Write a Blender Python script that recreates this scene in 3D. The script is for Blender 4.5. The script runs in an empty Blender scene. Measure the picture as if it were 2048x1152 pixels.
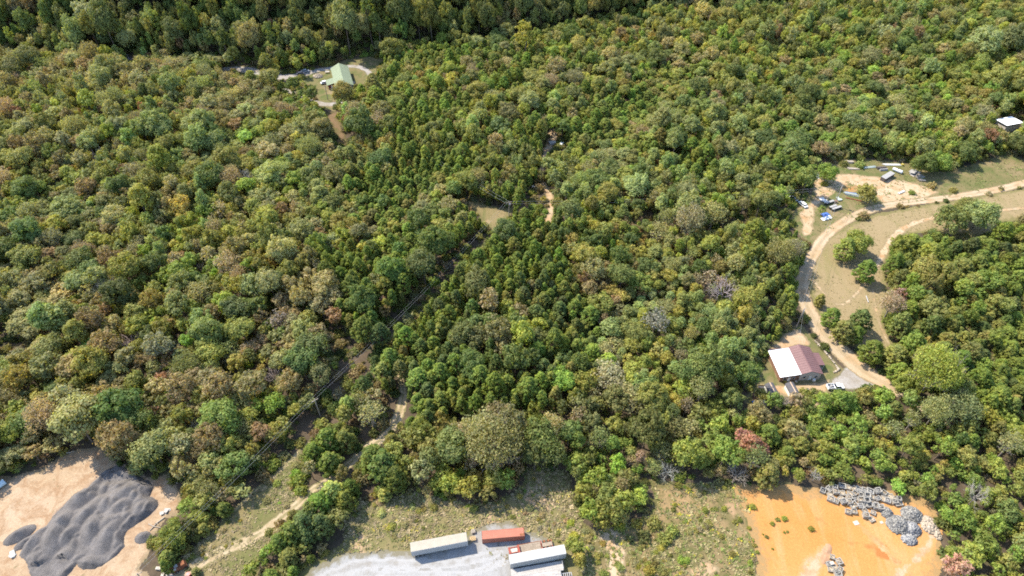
import bpy, math, random
import numpy as np
rng = np.random.default_rng(11)
random.seed(5)
R_ = math.radians
SC = bpy.context.scene
COL = SC.collection

# ------------------------------------------------------------------ camera, sky, sun, exposure
CAM_H, PITCH = 187.0, 45.0
cd = bpy.data.cameras.new('camera'); cam = bpy.data.objects.new('camera', cd); COL.objects.link(cam)
cam.location = (0, 0, CAM_H); cam.rotation_euler = (R_(90 - PITCH), 0, 0)
cd.sensor_width = 36; cd.lens = 24; cd.clip_start = 1; cd.clip_end = 12000
SC.camera = cam
SUN_AZ, SUN_EL = 147.5, 51.0            # azimuth counter-clockwise from +X
w = bpy.data.worlds.new('World'); SC.world = w; w.use_nodes = True
wn = w.node_tree; bg = wn.nodes['Background']
sky = wn.nodes.new('ShaderNodeTexSky'); sky.sky_type = 'NISHITA'; sky.sun_disc = False
sky.sun_elevation = R_(SUN_EL); sky.sun_rotation = R_(90 - SUN_AZ)
sky.air_density = 1.0; sky.dust_density = 0.6
wn.links.new(sky.outputs[0], bg.inputs[0]); bg.inputs[1].default_value = 0.15
sl = bpy.data.lights.new('sun', 'SUN'); sl.energy = 3.3; sl.angle = R_(0.5); sl.color = (1.0, 0.92, 0.77)
sun = bpy.data.objects.new('sun', sl); COL.objects.link(sun)
sun.rotation_euler = (R_(90 - SUN_EL), 0, R_(SUN_AZ + 90)); sun.location = (-60, 40, 120)
SC.view_settings.view_transform = 'Standard'; SC.view_settings.look = 'None'
SC.view_settings.gamma = 1; SC.view_settings.exposure = 1.58
SC.render.engine = 'CYCLES'
SC.cycles.max_bounces = 5; SC.cycles.diffuse_bounces = 3; SC.cycles.transmission_bounces = 3
SC.cycles.glossy_bounces = 2; SC.cycles.use_denoising = False; SC.cycles.caustics_reflective = False
SC.cycles.pixel_filter_type = 'BLACKMAN_HARRIS'; SC.cycles.filter_width = 1.8

# ------------------------------------------------------------------ the drone's geometry: photo pixel <-> place on the ground
FPX = 2048 * 24 / 36
_t = R_(PITCH)
VF = np.array([0, math.cos(_t), -math.sin(_t)]); VR = np.array([1., 0, 0]); VU = np.cross(VR, VF)
VC = np.array([0, 0, CAM_H])
def P(px, py, z=0.0):
    d = VF + VR * (px - 1024) / FPX - VU * (py - 576) / FPX
    return VC + d * ((z - VC[2]) / d[2])
def proj(x, y, z):
    x = np.asarray(x, float); y = np.asarray(y, float); z = np.asarray(z, float) - CAM_H
    dep = y * VF[1] + z * VF[2]
    return 1024 + FPX * x / dep, 576 - FPX * (y * VU[1] + z * VU[2]) / dep, dep
_fx = np.array([-900, -400, -300, -150, -77, -7, 88, 155, 260, 400, 900.])
_fy = np.array([372, 372, 378, 369, 383, 396, 434, 442, 455, 480, 520.])
def hill(x, y):
    d = np.maximum(np.asarray(y, float) - np.interp(x, _fx, _fy), 0)
    h = np.where(d < 14, 0.95 * d * d / 28, 0.95 * (d - 7))
    return np.where(h > 40, 40 + 30 * (1 - np.exp(-(h - 40) / 30)), h)
def pip(px, py, poly):
    px = np.asarray(px); py = np.asarray(py)
    ins = np.zeros(px.shape, bool); n = len(poly)
    for i in range(n):
        x0, y0 = poly[i]; x1, y1 = poly[(i + 1) % n]
        if y0 == y1: continue
        c = ((y0 > py) != (y1 > py)) & (px < (x1 - x0) * (py - y0) / (y1 - y0) + x0)
        ins ^= c
    return ins
def segdist(x, y, pts, closed):
    best = np.full(x.shape, 1e9); par = np.zeros(x.shape)
    m = len(pts) if closed else len(pts) - 1
    for i in range(m):
        a = np.array(pts[i][:2], float); b = np.array(pts[(i + 1) % len(pts)][:2], float)
        ab = b - a; L = max(ab @ ab, 1e-9)
        t = np.clip(((x - a[0]) * ab[0] + (y - a[1]) * ab[1]) / L, 0, 1)
        d = np.hypot(x - a[0] - t * ab[0], y - a[1] - t * ab[1])
        k = d < best; best = np.where(k, d, best); par = np.where(k, i + t, par)
    return best, par
_tab = rng.random((256, 256))
def vnoise(x, y, s):
    x = np.asarray(x) / s + 1000; y = np.asarray(y) / s + 1000
    i = np.floor(x).astype(int); j = np.floor(y).astype(int); fx = x - i; fy = y - j
    fx = fx * fx * (3 - 2 * fx); fy = fy * fy * (3 - 2 * fy)
    g = lambda a, b: _tab[a % 256, b % 256]
    return (g(i, j) * (1 - fx) + g(i + 1, j) * fx) * (1 - fy) + (g(i, j + 1) * (1 - fx) + g(i + 1, j + 1) * fx) * fy - 0.5
def fbm(x, y, s):
    return vnoise(x, y, s) + 0.5 * vnoise(x + 31, y + 17, s * .47) + 0.3 * vnoise(x - 12, y + 57, s * .2)

# ------------------------------------------------------------------ materials
def newmat(name):
    m = bpy.data.materials.new(name); m.use_nodes = True
    nt = m.node_tree; b = nt.nodes['Principled BSDF']
    b.inputs['Roughness'].default_value = .85; b.inputs['Specular IOR Level'].default_value = .25
    return m, nt, b
def N(nt, kind, **kw):
    n = nt.nodes.new(kind)
    for k, v in kw.items(): setattr(n, k, v)
    return n
def lk(nt, a, b): nt.links.new(a, b)
def coord(nt): return N(nt, 'ShaderNodeTexCoord').outputs['Object']
def noise(nt, vec, scale, detail=4, rough=.6, dist=0):
    n = N(nt, 'ShaderNodeTexNoise'); n.inputs['Scale'].default_value = scale; n.inputs['Detail'].default_value = detail
    n.inputs['Roughness'].default_value = rough; n.inputs['Distortion'].default_value = dist
    if vec is not None: lk(nt, vec, n.inputs['Vector'])
    return n.outputs['Fac']
def ramp(nt, fac, stops):
    n = N(nt, 'ShaderNodeValToRGB'); e = n.color_ramp.elements
    while len(e) < len(stops): e.new(.5)
    for s, (p, c) in zip(e, stops):
        s.position = p; s.color = (c, c, c, 1) if isinstance(c, (int, float)) else (*c, 1)
    lk(nt, fac, n.inputs[0]); return n.outputs[0]
def mixc(nt, fac, a, b, mode='MIX'):
    n = N(nt, 'ShaderNodeMix', data_type='RGBA', blend_type=mode)
    for s, v in ((n.inputs[0], fac), (n.inputs[6], a), (n.inputs[7], b)):
        if hasattr(v, 'is_linked'): lk(nt, v, s)
        elif isinstance(v, (int, float)): s.default_value = v
        else: s.default_value = (*v, 1)
    return n.outputs[2]
def mth(nt, op, a, b=0., c=0.):
    n = N(nt, 'ShaderNodeMath', operation=op)
    for s, v in zip(n.inputs, (a, b, c)):
        if hasattr(v, 'is_linked'): lk(nt, v, s)
        else: s.default_value = v
    return n.outputs[0]
def bump(nt, b, h, strength=.4, dist=.2):
    n = N(nt, 'ShaderNodeBump'); n.inputs['Strength'].default_value = strength; n.inputs['Distance'].default_value = dist
    lk(nt, h, n.inputs['Height']); lk(nt, n.outputs[0], b.inputs['Normal'])
def attr(nt, name, typ='GEOMETRY'):
    n = N(nt, 'ShaderNodeAttribute', attribute_name=name, attribute_type=typ); return n
MATS = {}
def plain(name, col, rough=.7, metal=0., var=.25, scale=1.5, dirt=(.2, .14, .09), dirt_amt=.35):
    """Painted or bare material with blotches of dirt and wear of their own."""
    if name in MATS: return MATS[name]
    m, nt, b = newmat(name); co = coord(nt)
    n1 = noise(nt, co, scale, 5, .65); n2 = noise(nt, co, scale * 6, 3, .6)
    lo = tuple(c * (1 - var) for c in col); hi = tuple(min(c * (1 + var * .6), .9) for c in col)
    c = mixc(nt, ramp(nt, n1, [(.3, 0.), (.7, 1.)]), lo, hi)
    c = mixc(nt, mth(nt, 'MULTIPLY', ramp(nt, n2, [(.5, 0.), (.75, 1.)]), dirt_amt), c, dirt)
    lk(nt, c, b.inputs['Base Color']); b.inputs['Roughness'].default_value = rough; b.inputs['Metallic'].default_value = metal
    MATS[name] = m; return m

def soil_mat(name, cols, patch, pscale=.06, edge_col=(.13, .12, .05), edge_w=2.5, ruts=False, spots=None, patch_pos=(.45, .62), grain=.35, streak=False):
    """Bare or grassy ground: colour blotches, patches, fine grain and a worn edge towards the neighbouring ground."""
    m, nt, b = newmat(name); co = coord(nt)
    vec = co
    if streak:
        mp = N(nt, 'ShaderNodeMapping'); lk(nt, co, mp.inputs['Vector'])
        mp.inputs['Rotation'].default_value = (0, 0, streak); mp.inputs['Scale'].default_value = (1, .22, 1); vec = mp.outputs[0]
    big = noise(nt, co, pscale * .45, 4, .6); mid = noise(nt, vec, pscale * 2.2, 6, .68, .6); fine = noise(nt, co, 1.6, 6, .75)
    c = ramp(nt, big, [(.32, cols[0]), (.5, cols[1]), (.68, cols[2])])
    c = mixc(nt, ramp(nt, mid, [(patch_pos[0], 0.), (patch_pos[1], 1.)]), c, patch)
    c = mixc(nt, grain, c, ramp(nt, fine, [(.25, .28), (.5, .5), (.75, .85)]), 'OVERLAY')
    if spots:
        sp = noise(nt, co, spots[1], 3, .6)
        c = mixc(nt, ramp(nt, sp, [(spots[2], 0.), (spots[2] + .07, 1.)]), c, spots[0])
    if ruts:
        ac = attr(nt, 'across').outputs['Fac']
        wob = mth(nt, 'ADD', ac, mth(nt, 'MULTIPLY', mth(nt, 'SUBTRACT', noise(nt, co, .5, 3), .5), .35))
        centre = ramp(nt, mth(nt, 'ABSOLUTE', wob), [(.0, 1.), (.22, .8), (.38, 0.)])
        gap = ramp(nt, noise(nt, co, .25, 4, .7), [(.35, .1), (.6, 1.)])
        c = mixc(nt, mth(nt, 'MULTIPLY', mth(nt, 'MULTIPLY', centre, gap), ruts), c, edge_col)
    ed = attr(nt, 'edge').outputs['Fac']
    k = mth(nt, 'DIVIDE', ed, edge_w)
    k = mth(nt, 'ADD', k, mth(nt, 'MULTIPLY', mth(nt, 'SUBTRACT', noise(nt, co, .45, 6, .75), .5), 2.6))
    c = mixc(nt, ramp(nt, k, [(.3, .9), (.75, 0.)]), c, edge_col)
    lk(nt, c, b.inputs['Base Color']); b.inputs['Roughness'].default_value = .95; b.inputs['Specular IOR Level'].default_value = .1
    bump(nt, b, fine, .5, .25)
    MATS[name] = m; return m
soil_mat('rut_clay', [(.33, .17, .07), (.36, .20, .09), (.40, .27, .15)], (.28, .13, .05), .2, (.36, .20, .08), 1.2, ruts=.9, grain=.4)
soil_mat('worn_gravel', [(.235, .23, .225), (.26, .255, .25), (.245, .24, .23)], (.22, .205, .185), .1, (.30, .295, .29), 2., grain=.3)
soil_mat('spill_millings', [(.10, .09, .085), (.13, .115, .105), (.12, .105, .10)], (.2, .15, .11), .2, (.3, .21, .14), 1.6, grain=.5)
FLOOR = (.105, .075, .05)
soil_mat('tan_soil', [(.285, .198, .122), (.325, .235, .152), (.355, .27, .188)], (.255, .162, .095), .1, (.2, .15, .09), 2., spots=((.2, .15, .085), .45, .66), grain=.5)
soil_mat('orange_soil', [(.365, .160, .043), (.39, .190, .062), (.40, .235, .105)], (.40, .235, .110), .06, (.25, .165, .075), 5., spots=((.31, .125, .04), .09, .60), grain=.4, patch_pos=(.5, .72), streak=.9)
soil_mat('pink_spoil', [(.37, .235, .145), (.40, .27, .175), (.41, .29, .20)], (.36, .20, .11), .12, (.385, .20, .072), 2., grain=.35)
soil_mat('pale_soil', [(.325, .23, .14), (.375, .285, .185), (.40, .315, .22)], (.32, .20, .105), .1, (.2, .155, .085), 1.2, grain=.35)
soil_mat('road_soil', [(.335, .255, .165), (.37, .285, .19), (.375, .295, .205)], (.35, .235, .135), .05, (.19, .145, .08), 1.0, ruts=.6, grain=.3)
soil_mat('track_soil', [(.33, .25, .155), (.37, .29, .19), (.35, .27, .17)], (.28, .21, .12), .12, (.15, .135, .06), .8, ruts=1.)
soil_mat('lot_gravel', [(0.230, 0.227, 0.223), (0.260, 0.257, 0.254), (0.272, 0.266, 0.260)], (0.218, 0.208, 0.193), .05, (0.151, 0.133, 0.085), 3., spots=((0.121, 0.102, 0.060), .3, .70), grain=.25, streak=1.35)
soil_mat('drive_gravel', [(0.242, 0.218, 0.193), (0.278, 0.254, 0.230), (0.291, 0.266, 0.242)], (0.218, 0.187, 0.151), .08, (0.121, 0.109, 0.055), 1.0)
soil_mat('dry_grass', [(.135, .115, .05), (.175, .138, .066), (.205, .155, .082)], (.11, .11, .04), .06, (.12, .105, .045), 2.5, spots=((.26, .19, .11), .12, .62), streak=.5)
soil_mat('mown_field', [(.195, .150, .078), (.235, .178, .098), (.215, .165, .088)], (.165, .145, .060), .07, (.14, .125, .05), 3., patch_pos=(.5, .75), streak=-.7, grain=.4)
soil_mat('lawn_grass', [(0.113, 0.105, 0.042), (0.155, 0.126, 0.060), (0.210, 0.155, 0.088)], (0.088, 0.102, 0.034), .09, (0.143, 0.118, 0.059), 2.)
soil_mat('weed_ground', [(.15, .128, .058), (.175, .142, .068), (.135, .12, .05)], (.12, .118, .042), .09, (.11, .10, .04), 2.5, spots=((.33, .23, .14), .1, .60))
soil_mat('scrub_ground', [(0.151, 0.115, 0.055), (0.181, 0.133, 0.066), (0.254, 0.170, 0.085)], (0.097, 0.091, 0.034), .07, (0.097, 0.091, 0.034), 3., spots=((0.291, 0.193, 0.109), .1, .60))
soil_mat('brown_cut', [(0.121, 0.079, 0.045), (0.157, 0.102, 0.060), (0.133, 0.091, 0.049)], (0.091, 0.079, 0.030), .1, (0.072, 0.060, 0.027), 2.)
m, nt, b = newmat('leaf_litter'); co = coord(nt)
c = ramp(nt, noise(nt, co, .05, 6, .7), [(.3, (.040, .032, .021)), (.5, (.07, .052, .034)), (.72, (.115, .08, .052))])
c = mixc(nt, ramp(nt, noise(nt, co, .11, 5, .7), [(.55, 0.), (.7, .8)]), c, (.07, .08, .026))
c = mixc(nt, .5, c, ramp(nt, noise(nt, co, 1.3, 6, .8), [(.25, .2), (.75, .85)]), 'OVERLAY')
lk(nt, c, b.inputs['Base Color']); b.inputs['Roughness'].default_value = 1; MATS['leaf_litter'] = m

def leaf_mat(name, instanced):
    m, nt, b = newmat(name)
    col = attr(nt, 'tint', 'INSTANCER').outputs['Color'] if instanced else N(nt, 'ShaderNodeObjectInfo').outputs['Color']
    rnd = N(nt, 'ShaderNodeNewGeometry').outputs['Random Per Island']
    v = N(nt, 'ShaderNodeHueSaturation'); lk(nt, col, v.inputs['Color'])
    lk(nt, ramp(nt, rnd, [(0., .78), (.55, 1.), (1., 1.25)]), v.inputs['Value'])
    r2 = N(nt, 'ShaderNodeTexWhiteNoise', noise_dimensions='1D'); lk(nt, rnd, r2.inputs['W'])
    lk(nt, mth(nt, 'MULTIPLY_ADD', r2.outputs['Value'], .05, .475), v.inputs['Hue'])
    pos = N(nt, 'ShaderNodeNewGeometry').outputs['Position']
    pat = mixc(nt, ramp(nt, noise(nt, pos, .42, 3, .6), [(.34, 0.), (.66, 1.)]), (.70, .76, .80), (1.24, 1.18, 1.02))
    tone = mixc(nt, 1., v.outputs[0], pat, 'MULTIPLY')
    b.inputs['Roughness'].default_value = .65; b.inputs['Specular IOR Level'].default_value = .25
    lk(nt, tone, b.inputs['Base Color'])
    tr = N(nt, 'ShaderNodeBsdfTranslucent')
    lk(nt, mixc(nt, 1., tone, (1.25, 1.2, .55), 'MULTIPLY'), tr.inputs['Color'])
    mx = N(nt, 'ShaderNodeMixShader'); mx.inputs[0].default_value = .46
    lk(nt, b.outputs[0], mx.inputs[1]); lk(nt, tr.outputs[0], mx.inputs[2])
    lk(nt, mx.outputs[0], nt.nodes['Material Output'].inputs['Surface'])
    MATS[name] = m; return m
leaf_mat('foliage', False); leaf_mat('foliage_mass', True)
def twig_mat(name, instanced):
    m, nt, b = newmat(name)
    col = attr(nt, 'tint', 'INSTANCER').outputs['Color'] if instanced else N(nt, 'ShaderNodeObjectInfo').outputs['Color']
    lk(nt, mixc(nt, .4, col, ramp(nt, noise(nt, coord(nt), 3., 3), [(.3, .3), (.7, .7)]), 'OVERLAY'), b.inputs['Base Color']); MATS[name] = m
twig_mat('twigs', False); twig_mat('twigs_mass', True)
m, nt, b = newmat('weed_blades'); ac = attr(nt, 'Col')
lk(nt, ac.outputs['Color'], b.inputs['Base Color']); b.inputs['Roughness'].default_value = .9; b.inputs['Specular IOR Level'].default_value = .1; MATS['weed_blades'] = m
plain('bark', (.15, .115, .09), .95, 0, .4, 3.); plain('pine_bark', (.17, .105, .075), .95, 0, .4, 3.)

# ------------------------------------------------------------------ mesh and object helpers
def mesh(name, verts, faces, mat=None, smooth=False):
    me = bpy.data.meshes.new(name); V = np.asarray(verts, np.float32)
    if isinstance(faces, np.ndarray) and faces.ndim == 2:
        k = faces.shape[1]; nf = len(faces)
        me.vertices.add(len(V)); me.vertices.foreach_set('co', V.ravel())
        me.loops.add(nf * k); me.loops.foreach_set('vertex_index', faces.astype(np.int32).ravel())
        me.polygons.add(nf); me.polygons.foreach_set('loop_start', np.arange(0, nf * k, k, dtype=np.int32))
        me.update(calc_edges=True)
    else:
        me.from_pydata([tuple(map(float, v)) for v in V], [], faces)
    if smooth: me.polygons.foreach_set('use_smooth', np.ones(len(me.polygons), bool))
    if mat is not None:
        for mm in (mat if isinstance(mat, (list, tuple)) else [mat]): me.materials.append(MATS[mm] if isinstance(mm, str) else mm)
    return me
def link(name, data, parent=None, loc=None, rot=None):
    o = bpy.data.objects.new(name, data); COL.objects.link(o)
    if parent is not None: o.parent = parent
    if loc is not None: o.location = loc
    if rot is not None: o.rotation_euler = rot
    return o
def tag(o, label=None, cat=None, group=None, kind=None):
    if label: o['label'] = label
    if cat: o['category'] = cat
    if group: o['group'] = group
    if kind: o['kind'] = kind
    return o
def thing(name, label, cat, loc=(0, 0, 0), rz=0., group=None):
    o = link(name, None, None, (float(loc[0]), float(loc[1]), float(loc[2]) if len(loc) > 2 else 0.), (0, 0, rz)); o.empty_display_size = .5
    return tag(o, label, cat, group)
class MB:
    def __init__(s): s.v = []; s.f = []
    def add(s, vs, fs):
        o = len(s.v); s.v += [tuple(map(float, q)) for q in vs]; s.f += [tuple(i + o for i in f) for f in fs]; return s
    def box(s, c, d, rz=0., rx=0., ry=0., taper=1.):
        cx, cy, cz = c; hx, hy, hz = d[0] / 2, d[1] / 2, d[2] / 2; vs = []
        for z in (-hz, hz):
            k = taper if z > 0 else 1.
            for x, y in ((-hx, -hy), (hx, -hy), (hx, hy), (-hx, hy)):
                q = np.array([x * k, y * k, z])
                if rx: q = np.array([q[0], q[1] * math.cos(rx) - q[2] * math.sin(rx), q[1] * math.sin(rx) + q[2] * math.cos(rx)])
                if ry: q = np.array([q[0] * math.cos(ry) + q[2] * math.sin(ry), q[1], -q[0] * math.sin(ry) + q[2] * math.cos(ry)])
                if rz: q = np.array([q[0] * math.cos(rz) - q[1] * math.sin(rz), q[0] * math.sin(rz) + q[1] * math.cos(rz), q[2]])
                vs.append((cx + q[0], cy + q[1], cz + q[2]))
        return s.add(vs, [(3, 2, 1, 0), (4, 5, 6, 7), (0, 1, 5, 4), (1, 2, 6, 5), (2, 3, 7, 6), (3, 0, 4, 7)])
    def tube(s, a, b, r0, r1=None, n=8, caps=True):
        r1 = r0 if r1 is None else r1; a = np.array(a, float); b = np.array(b, float)
        d = b - a; d /= max(np.linalg.norm(d), 1e-9)
        u = np.cross(d, (0, 0, 1.) if abs(d[2]) < .9 else (1., 0, 0)); u /= np.linalg.norm(u); v = np.cross(d, u)
        vs = []
        for c, r in ((a, r0), (b, r1)):
            for k in range(n):
                t = 2 * math.pi * k / n; vs.append(c + r * (u * math.cos(t) + v * math.sin(t)))
        fs = [(k, (k + 1) % n, n + (k + 1) % n, n + k) for k in range(n)]
        if caps: fs += [tuple(range(n))[::-1], tuple(range(n, 2 * n))]
        return s.add(vs, fs)
    def poly(s, pts): return s.add(pts, [tuple(range(len(pts)))])
    def slab(s, quad, th):
        """A plate: the four top corners given, thickness downwards."""
        t = [np.array(q, float) for q in quad]; bt = [q - np.array([0, 0, th]) for q in t]
        return s.add(t + bt, [(0, 1, 2, 3), (7, 6, 5, 4), (0, 4, 5, 1), (1, 5, 6, 2), (2, 6, 7, 3), (3, 7, 4, 0)])
    def prism(s, prof, x0, x1, axis='x'):
        """A profile of (a, z) points extruded along x (or y)."""
        n = len(prof); f = (lambda a, z, e: (e, a, z)) if axis == 'x' else (lambda a, z, e: (a, e, z))
        return s.add([f(a, z, x0) for a, z in prof] + [f(a, z, x1) for a, z in prof],
                     [tuple(range(n)), tuple(range(2 * n - 1, n - 1, -1))] + [(i, i + n, (i + 1) % n + n, (i + 1) % n) for i in range(n)])
    def build(s, name, mat, parent=None, loc=None, rot=None, smooth=False, bevel=0.):
        me = mesh(name, s.v, s.f, mat, smooth)
        import bmesh
        bm = bmesh.new(); bm.from_mesh(me); bmesh.ops.recalc_face_normals(bm, faces=bm.faces)
        if bevel: bmesh.ops.bevel(bm, geom=[e for e in bm.edges if len(e.link_faces) == 2 and e.calc_face_angle(0) > .5], offset=bevel, segments=1, affect='EDGES')
        bm.to_mesh(me); bm.free()
        return link(name, me, parent, loc, rot)
def copy_tree(o, parent=None):
    c = o.copy(); COL.objects.link(c); c.parent = parent
    for ch in list(o.children): copy_tree(ch, c)
    return c
# ================================================================== the ground and what is laid on it
def axis(lo, hi, step, far):
    a = list(np.arange(lo, hi + .01, step)); s = step
    up = []; x = a[-1]
    while x < far: s *= 1.5; x += s; up.append(x)
    dn = []; x = a[0]; s = step
    while x > -far: s *= 1.5; x -= s; dn.append(x)
    return np.array(dn[::-1] + a + up)
gx = axis(-400, 400, 4., 5000); gy = axis(40, 560, 4., 5000)
X, Y = np.meshgrid(gx, gy); Z = hill(X, Y)
nx, ny = len(gx), len(gy); idx = np.arange(nx * ny).reshape(ny, nx)
fc = np.stack([idx[:-1, :-1], idx[:-1, 1:], idx[1:, 1:], idx[1:, :-1]], -1).reshape(-1, 4)
tag(link('ground', mesh('ground', np.stack([X, Y, Z], -1).reshape(-1, 3), fc, 'leaf_litter', True)), 'brown leaf-littered woodland ground under the trees', None, None, 'structure')

VISIBLE = []       # photo outlines of open ground: no crown may hang over them
WORLDZ = []        # the same on the ground: no tree may stand in them
LV = dict(dirt_yard=1, millings_spill=2, grass_strip=2, weedy_field=3, scrub_clearing=4, orange_yard=5, bare_patches=6, spoil_fan=6, gravel_lot=7, dirt_track=8, worn_trail=9, mown_field=1, grass_clearing=2, bare_clearing=3, orange_patch=4, house_yard=3, dirt_apron=4, gravel_pad=5, dirt_road=6, field_path=7, grove_path=8, house_lawn=1, gravel_drive=2, lower_drive=3, brown_clearing=4, line_clearing=1, forest_track=2, wheel_ruts=6, yard_ruts=7, turning_arc=8, outer_arc=9)
def grid_zone(name, label, x0, x1, y0, y1, res, fn, mat, amp=1.0, nscale=5., z=None, bumps=0.):
    """A ragged-edged sheet: fn(x, y) gives metres inside its outline (and a cross coordinate)."""
    xs = np.arange(x0, x1, res); ys = np.arange(y0, y1, res); X, Y = np.meshgrid(xs, ys)
    X = X + (vnoise(X, Y, .9)) * res * .5; Y = Y + vnoise(X + 77, Y, .9) * res * .5
    sd, ac = fn(X, Y); sdn = sd + amp * fbm(X, Y, nscale)
    keep = (sdn[:-1, :-1] + sdn[1:, 1:] + sdn[1:, :-1] + sdn[:-1, 1:]) > 0
    ny, nx = X.shape; idx = np.arange(nx * ny).reshape(ny, nx)
    f = np.stack([idx[:-1, :-1], idx[:-1, 1:], idx[1:, 1:], idx[1:, :-1]], -1)[keep]
    used, inv = np.unique(f, return_inverse=True); f = inv.reshape(f.shape)
    zz = .004 * LV[name] if z is None else z
    Zv = np.full(len(used), zz) + (bumps * np.maximum(fbm(X, Y, 4.).ravel()[used], 0) * np.clip(sdn.ravel()[used], 0, 1) if bumps else 0)
    V = np.stack([X.ravel()[used], Y.ravel()[used], Zv], -1)
    me = mesh(name, V, f, mat, True)
    for an, av in (('edge', sdn), ('across', ac)):
        a = me.attributes.new(an, 'FLOAT', 'POINT'); a.data.foreach_set('value', np.asarray(av).ravel()[used].astype(np.float32))
    return tag(link(name, me), label, None, None, 'structure')
def area(name, label, polys, mat, res=.7, amp=1.0, nscale=5., vis=True, **kw):
    wp = [[P(*q)[:2] for q in poly] for poly in polys]
    allp = np.concatenate([np.array(p) for p in wp])
    def fn(x, y):
        best = np.full(x.shape, -1e9)
        for p in wp:
            d, _ = segdist(x, y, p, True); best = np.maximum(best, np.where(pip(x, y, p), d, -d))
        return best, np.zeros(x.shape)
    if vis: VISIBLE.extend(polys); WORLDZ.extend(wp)
    return grid_zone(name, label, allp[:, 0].min() - 2, allp[:, 0].max() + 2, allp[:, 1].min() - 2, allp[:, 1].max() + 2, res, fn, mat, amp, nscale, **kw)
def road(name, label, pts, widths, mat, res=.5, amp=.35, nscale=3., vis=False, wz=True, **kw):
    wp = [P(*q)[:2] for q in pts]; hw = np.array(widths) / 2
    # smooth the line
    wp = np.array(wp); t = np.arange(len(wp)); tt = np.linspace(0, len(wp) - 1, len(wp) * 5)
    i = np.clip(np.floor(tt).astype(int), 0, len(wp) - 2); u = (tt - i)[:, None]
    p0 = wp[np.maximum(i - 1, 0)]; p1 = wp[i]; p2 = wp[i + 1]; p3 = wp[np.minimum(i + 2, len(wp) - 1)]
    sp = .5 * (2 * p1 + (p2 - p0) * u + (2 * p0 - 5 * p1 + 4 * p2 - p3) * u ** 2 + (3 * p1 - p0 - 3 * p2 + p3) * u ** 3)
    hws = np.interp(tt, t, hw)
    def fn(x, y):
        d, par = segdist(x, y, sp, False); h = np.interp(par, np.arange(len(sp)), hws)
        return h - d, d / h
    if vis or wz:
        for a, b2, h in zip(sp[:-1], sp[1:], hws):
            d = b2 - a; n = np.array([-d[1], d[0]]) / max(np.linalg.norm(d), 1e-6) * h
            WORLDZ.append([a + n, b2 + n, b2 - n, a - n])
            if vis: VISIBLE.append([tuple(float(q) for q in proj(*c, 0.)[:2]) for c in (a + n, b2 + n, b2 - n, a - n)])
    return grid_zone(name, label, sp[:, 0].min() - 4, sp[:, 0].max() + 4, sp[:, 1].min() - 4, sp[:, 1].max() + 4, res, fn, mat, amp, nscale, **kw)

# lower left: the yard with the black heap, the track and the mown line strip
YARD = [(-70, 1010), (0, 954), (25, 953), (51, 944), (86, 936), (109, 921), (127, 908), (142, 902), (175, 895), (200, 892), (210, 900), (222, 916), (240, 930), (302, 954), (337, 949), (352, 971), (365, 1002), (362, 1030), (330, 1037), (307, 1073), (299, 1103), (281, 1136), (302, 1152), (320, 1215), (-110, 1215)]
area('dirt_yard', 'bare tan dirt yard around the black heap', [YARD], 'tan_soil', .5, .8, 3., bumps=.25)
HEAPPX = [(193, 956), (203, 945), (220, 936), (236, 931), (258, 940), (279, 951), (300, 960), (306, 974), (300, 992), (312, 1000), (316, 1012), (303, 1030), (280, 1046), (256, 1062), (250, 1080), (250, 1095), (230, 1114), (205, 1130), (184, 1140), (164, 1142), (154, 1130), (140, 1146), (122, 1165), (71, 1170), (56, 1136), (38, 1112), (48, 1090), (63, 1070), (94, 1052), (106, 1030), (120, 1017), (136, 1003), (150, 988), (177, 972)]
area('millings_spill', 'dark gravel spilled around the foot of the black heap', [[(q[0] + (q[0] - 185) * .03, q[1] + (q[1] - 1045) * .04) for q in HEAPPX]], 'spill_millings', .4, 1.4, 2.5, vis=False)
STRIP = [(352, 1125), (400, 1085), (455, 1030), (500, 985), (545, 950), (600, 898), (610, 910), (590, 960), (604, 985), (560, 1030), (500, 1075), (430, 1108), (372, 1148)]
LOWGRASS = [(360, 1180), (430, 1118), (500, 1080), (540, 1068), (548, 1090), (520, 1120), (505, 1200), (360, 1210)]
area('grass_strip', 'rough grass strip below the power line', [STRIP, LOWGRASS], 'dry_grass', .5, .8, 3.)
WEEDY = [(560, 1190), (600, 1135), (640, 1115), (688, 1085), (688, 1022), (708, 1000), (779, 998), (822, 985), (860, 992), (955, 1012), (1012, 994), (1046, 971), (1052, 935), (1091, 929), (1138, 947), (1150, 1000), (1165, 1040), (1185, 1065), (1190, 1200)]
area('weedy_field', 'olive weedy field behind the trailers', [WEEDY], 'weed_ground', .6, .8, 4.)
SCRUB = [(1165, 1045), (1200, 1065), (1300, 1030), (1310, 990), (1290, 958), (1380, 965), (1470, 968), (1500, 1010), (1520, 1210), (1150, 1210)]
area('scrub_clearing', 'patchy clearing of dry scrub beside the orange yard', [SCRUB], 'scrub_ground', .5, 1.2, 4.)
ORANGE = [(1462, 966), (1560, 970), (1640, 978), (1700, 972), (1760, 978), (1840, 995), (1868, 1008), (1880, 1050), (1878, 1085), (1890, 1120), (1850, 1210), (1500, 1210), (1515, 1120), (1492, 1040)]
area('orange_yard', 'bare orange clay yard with crates and rock heaps', [ORANGE], 'orange_soil', .5, .8, 4.)
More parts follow.
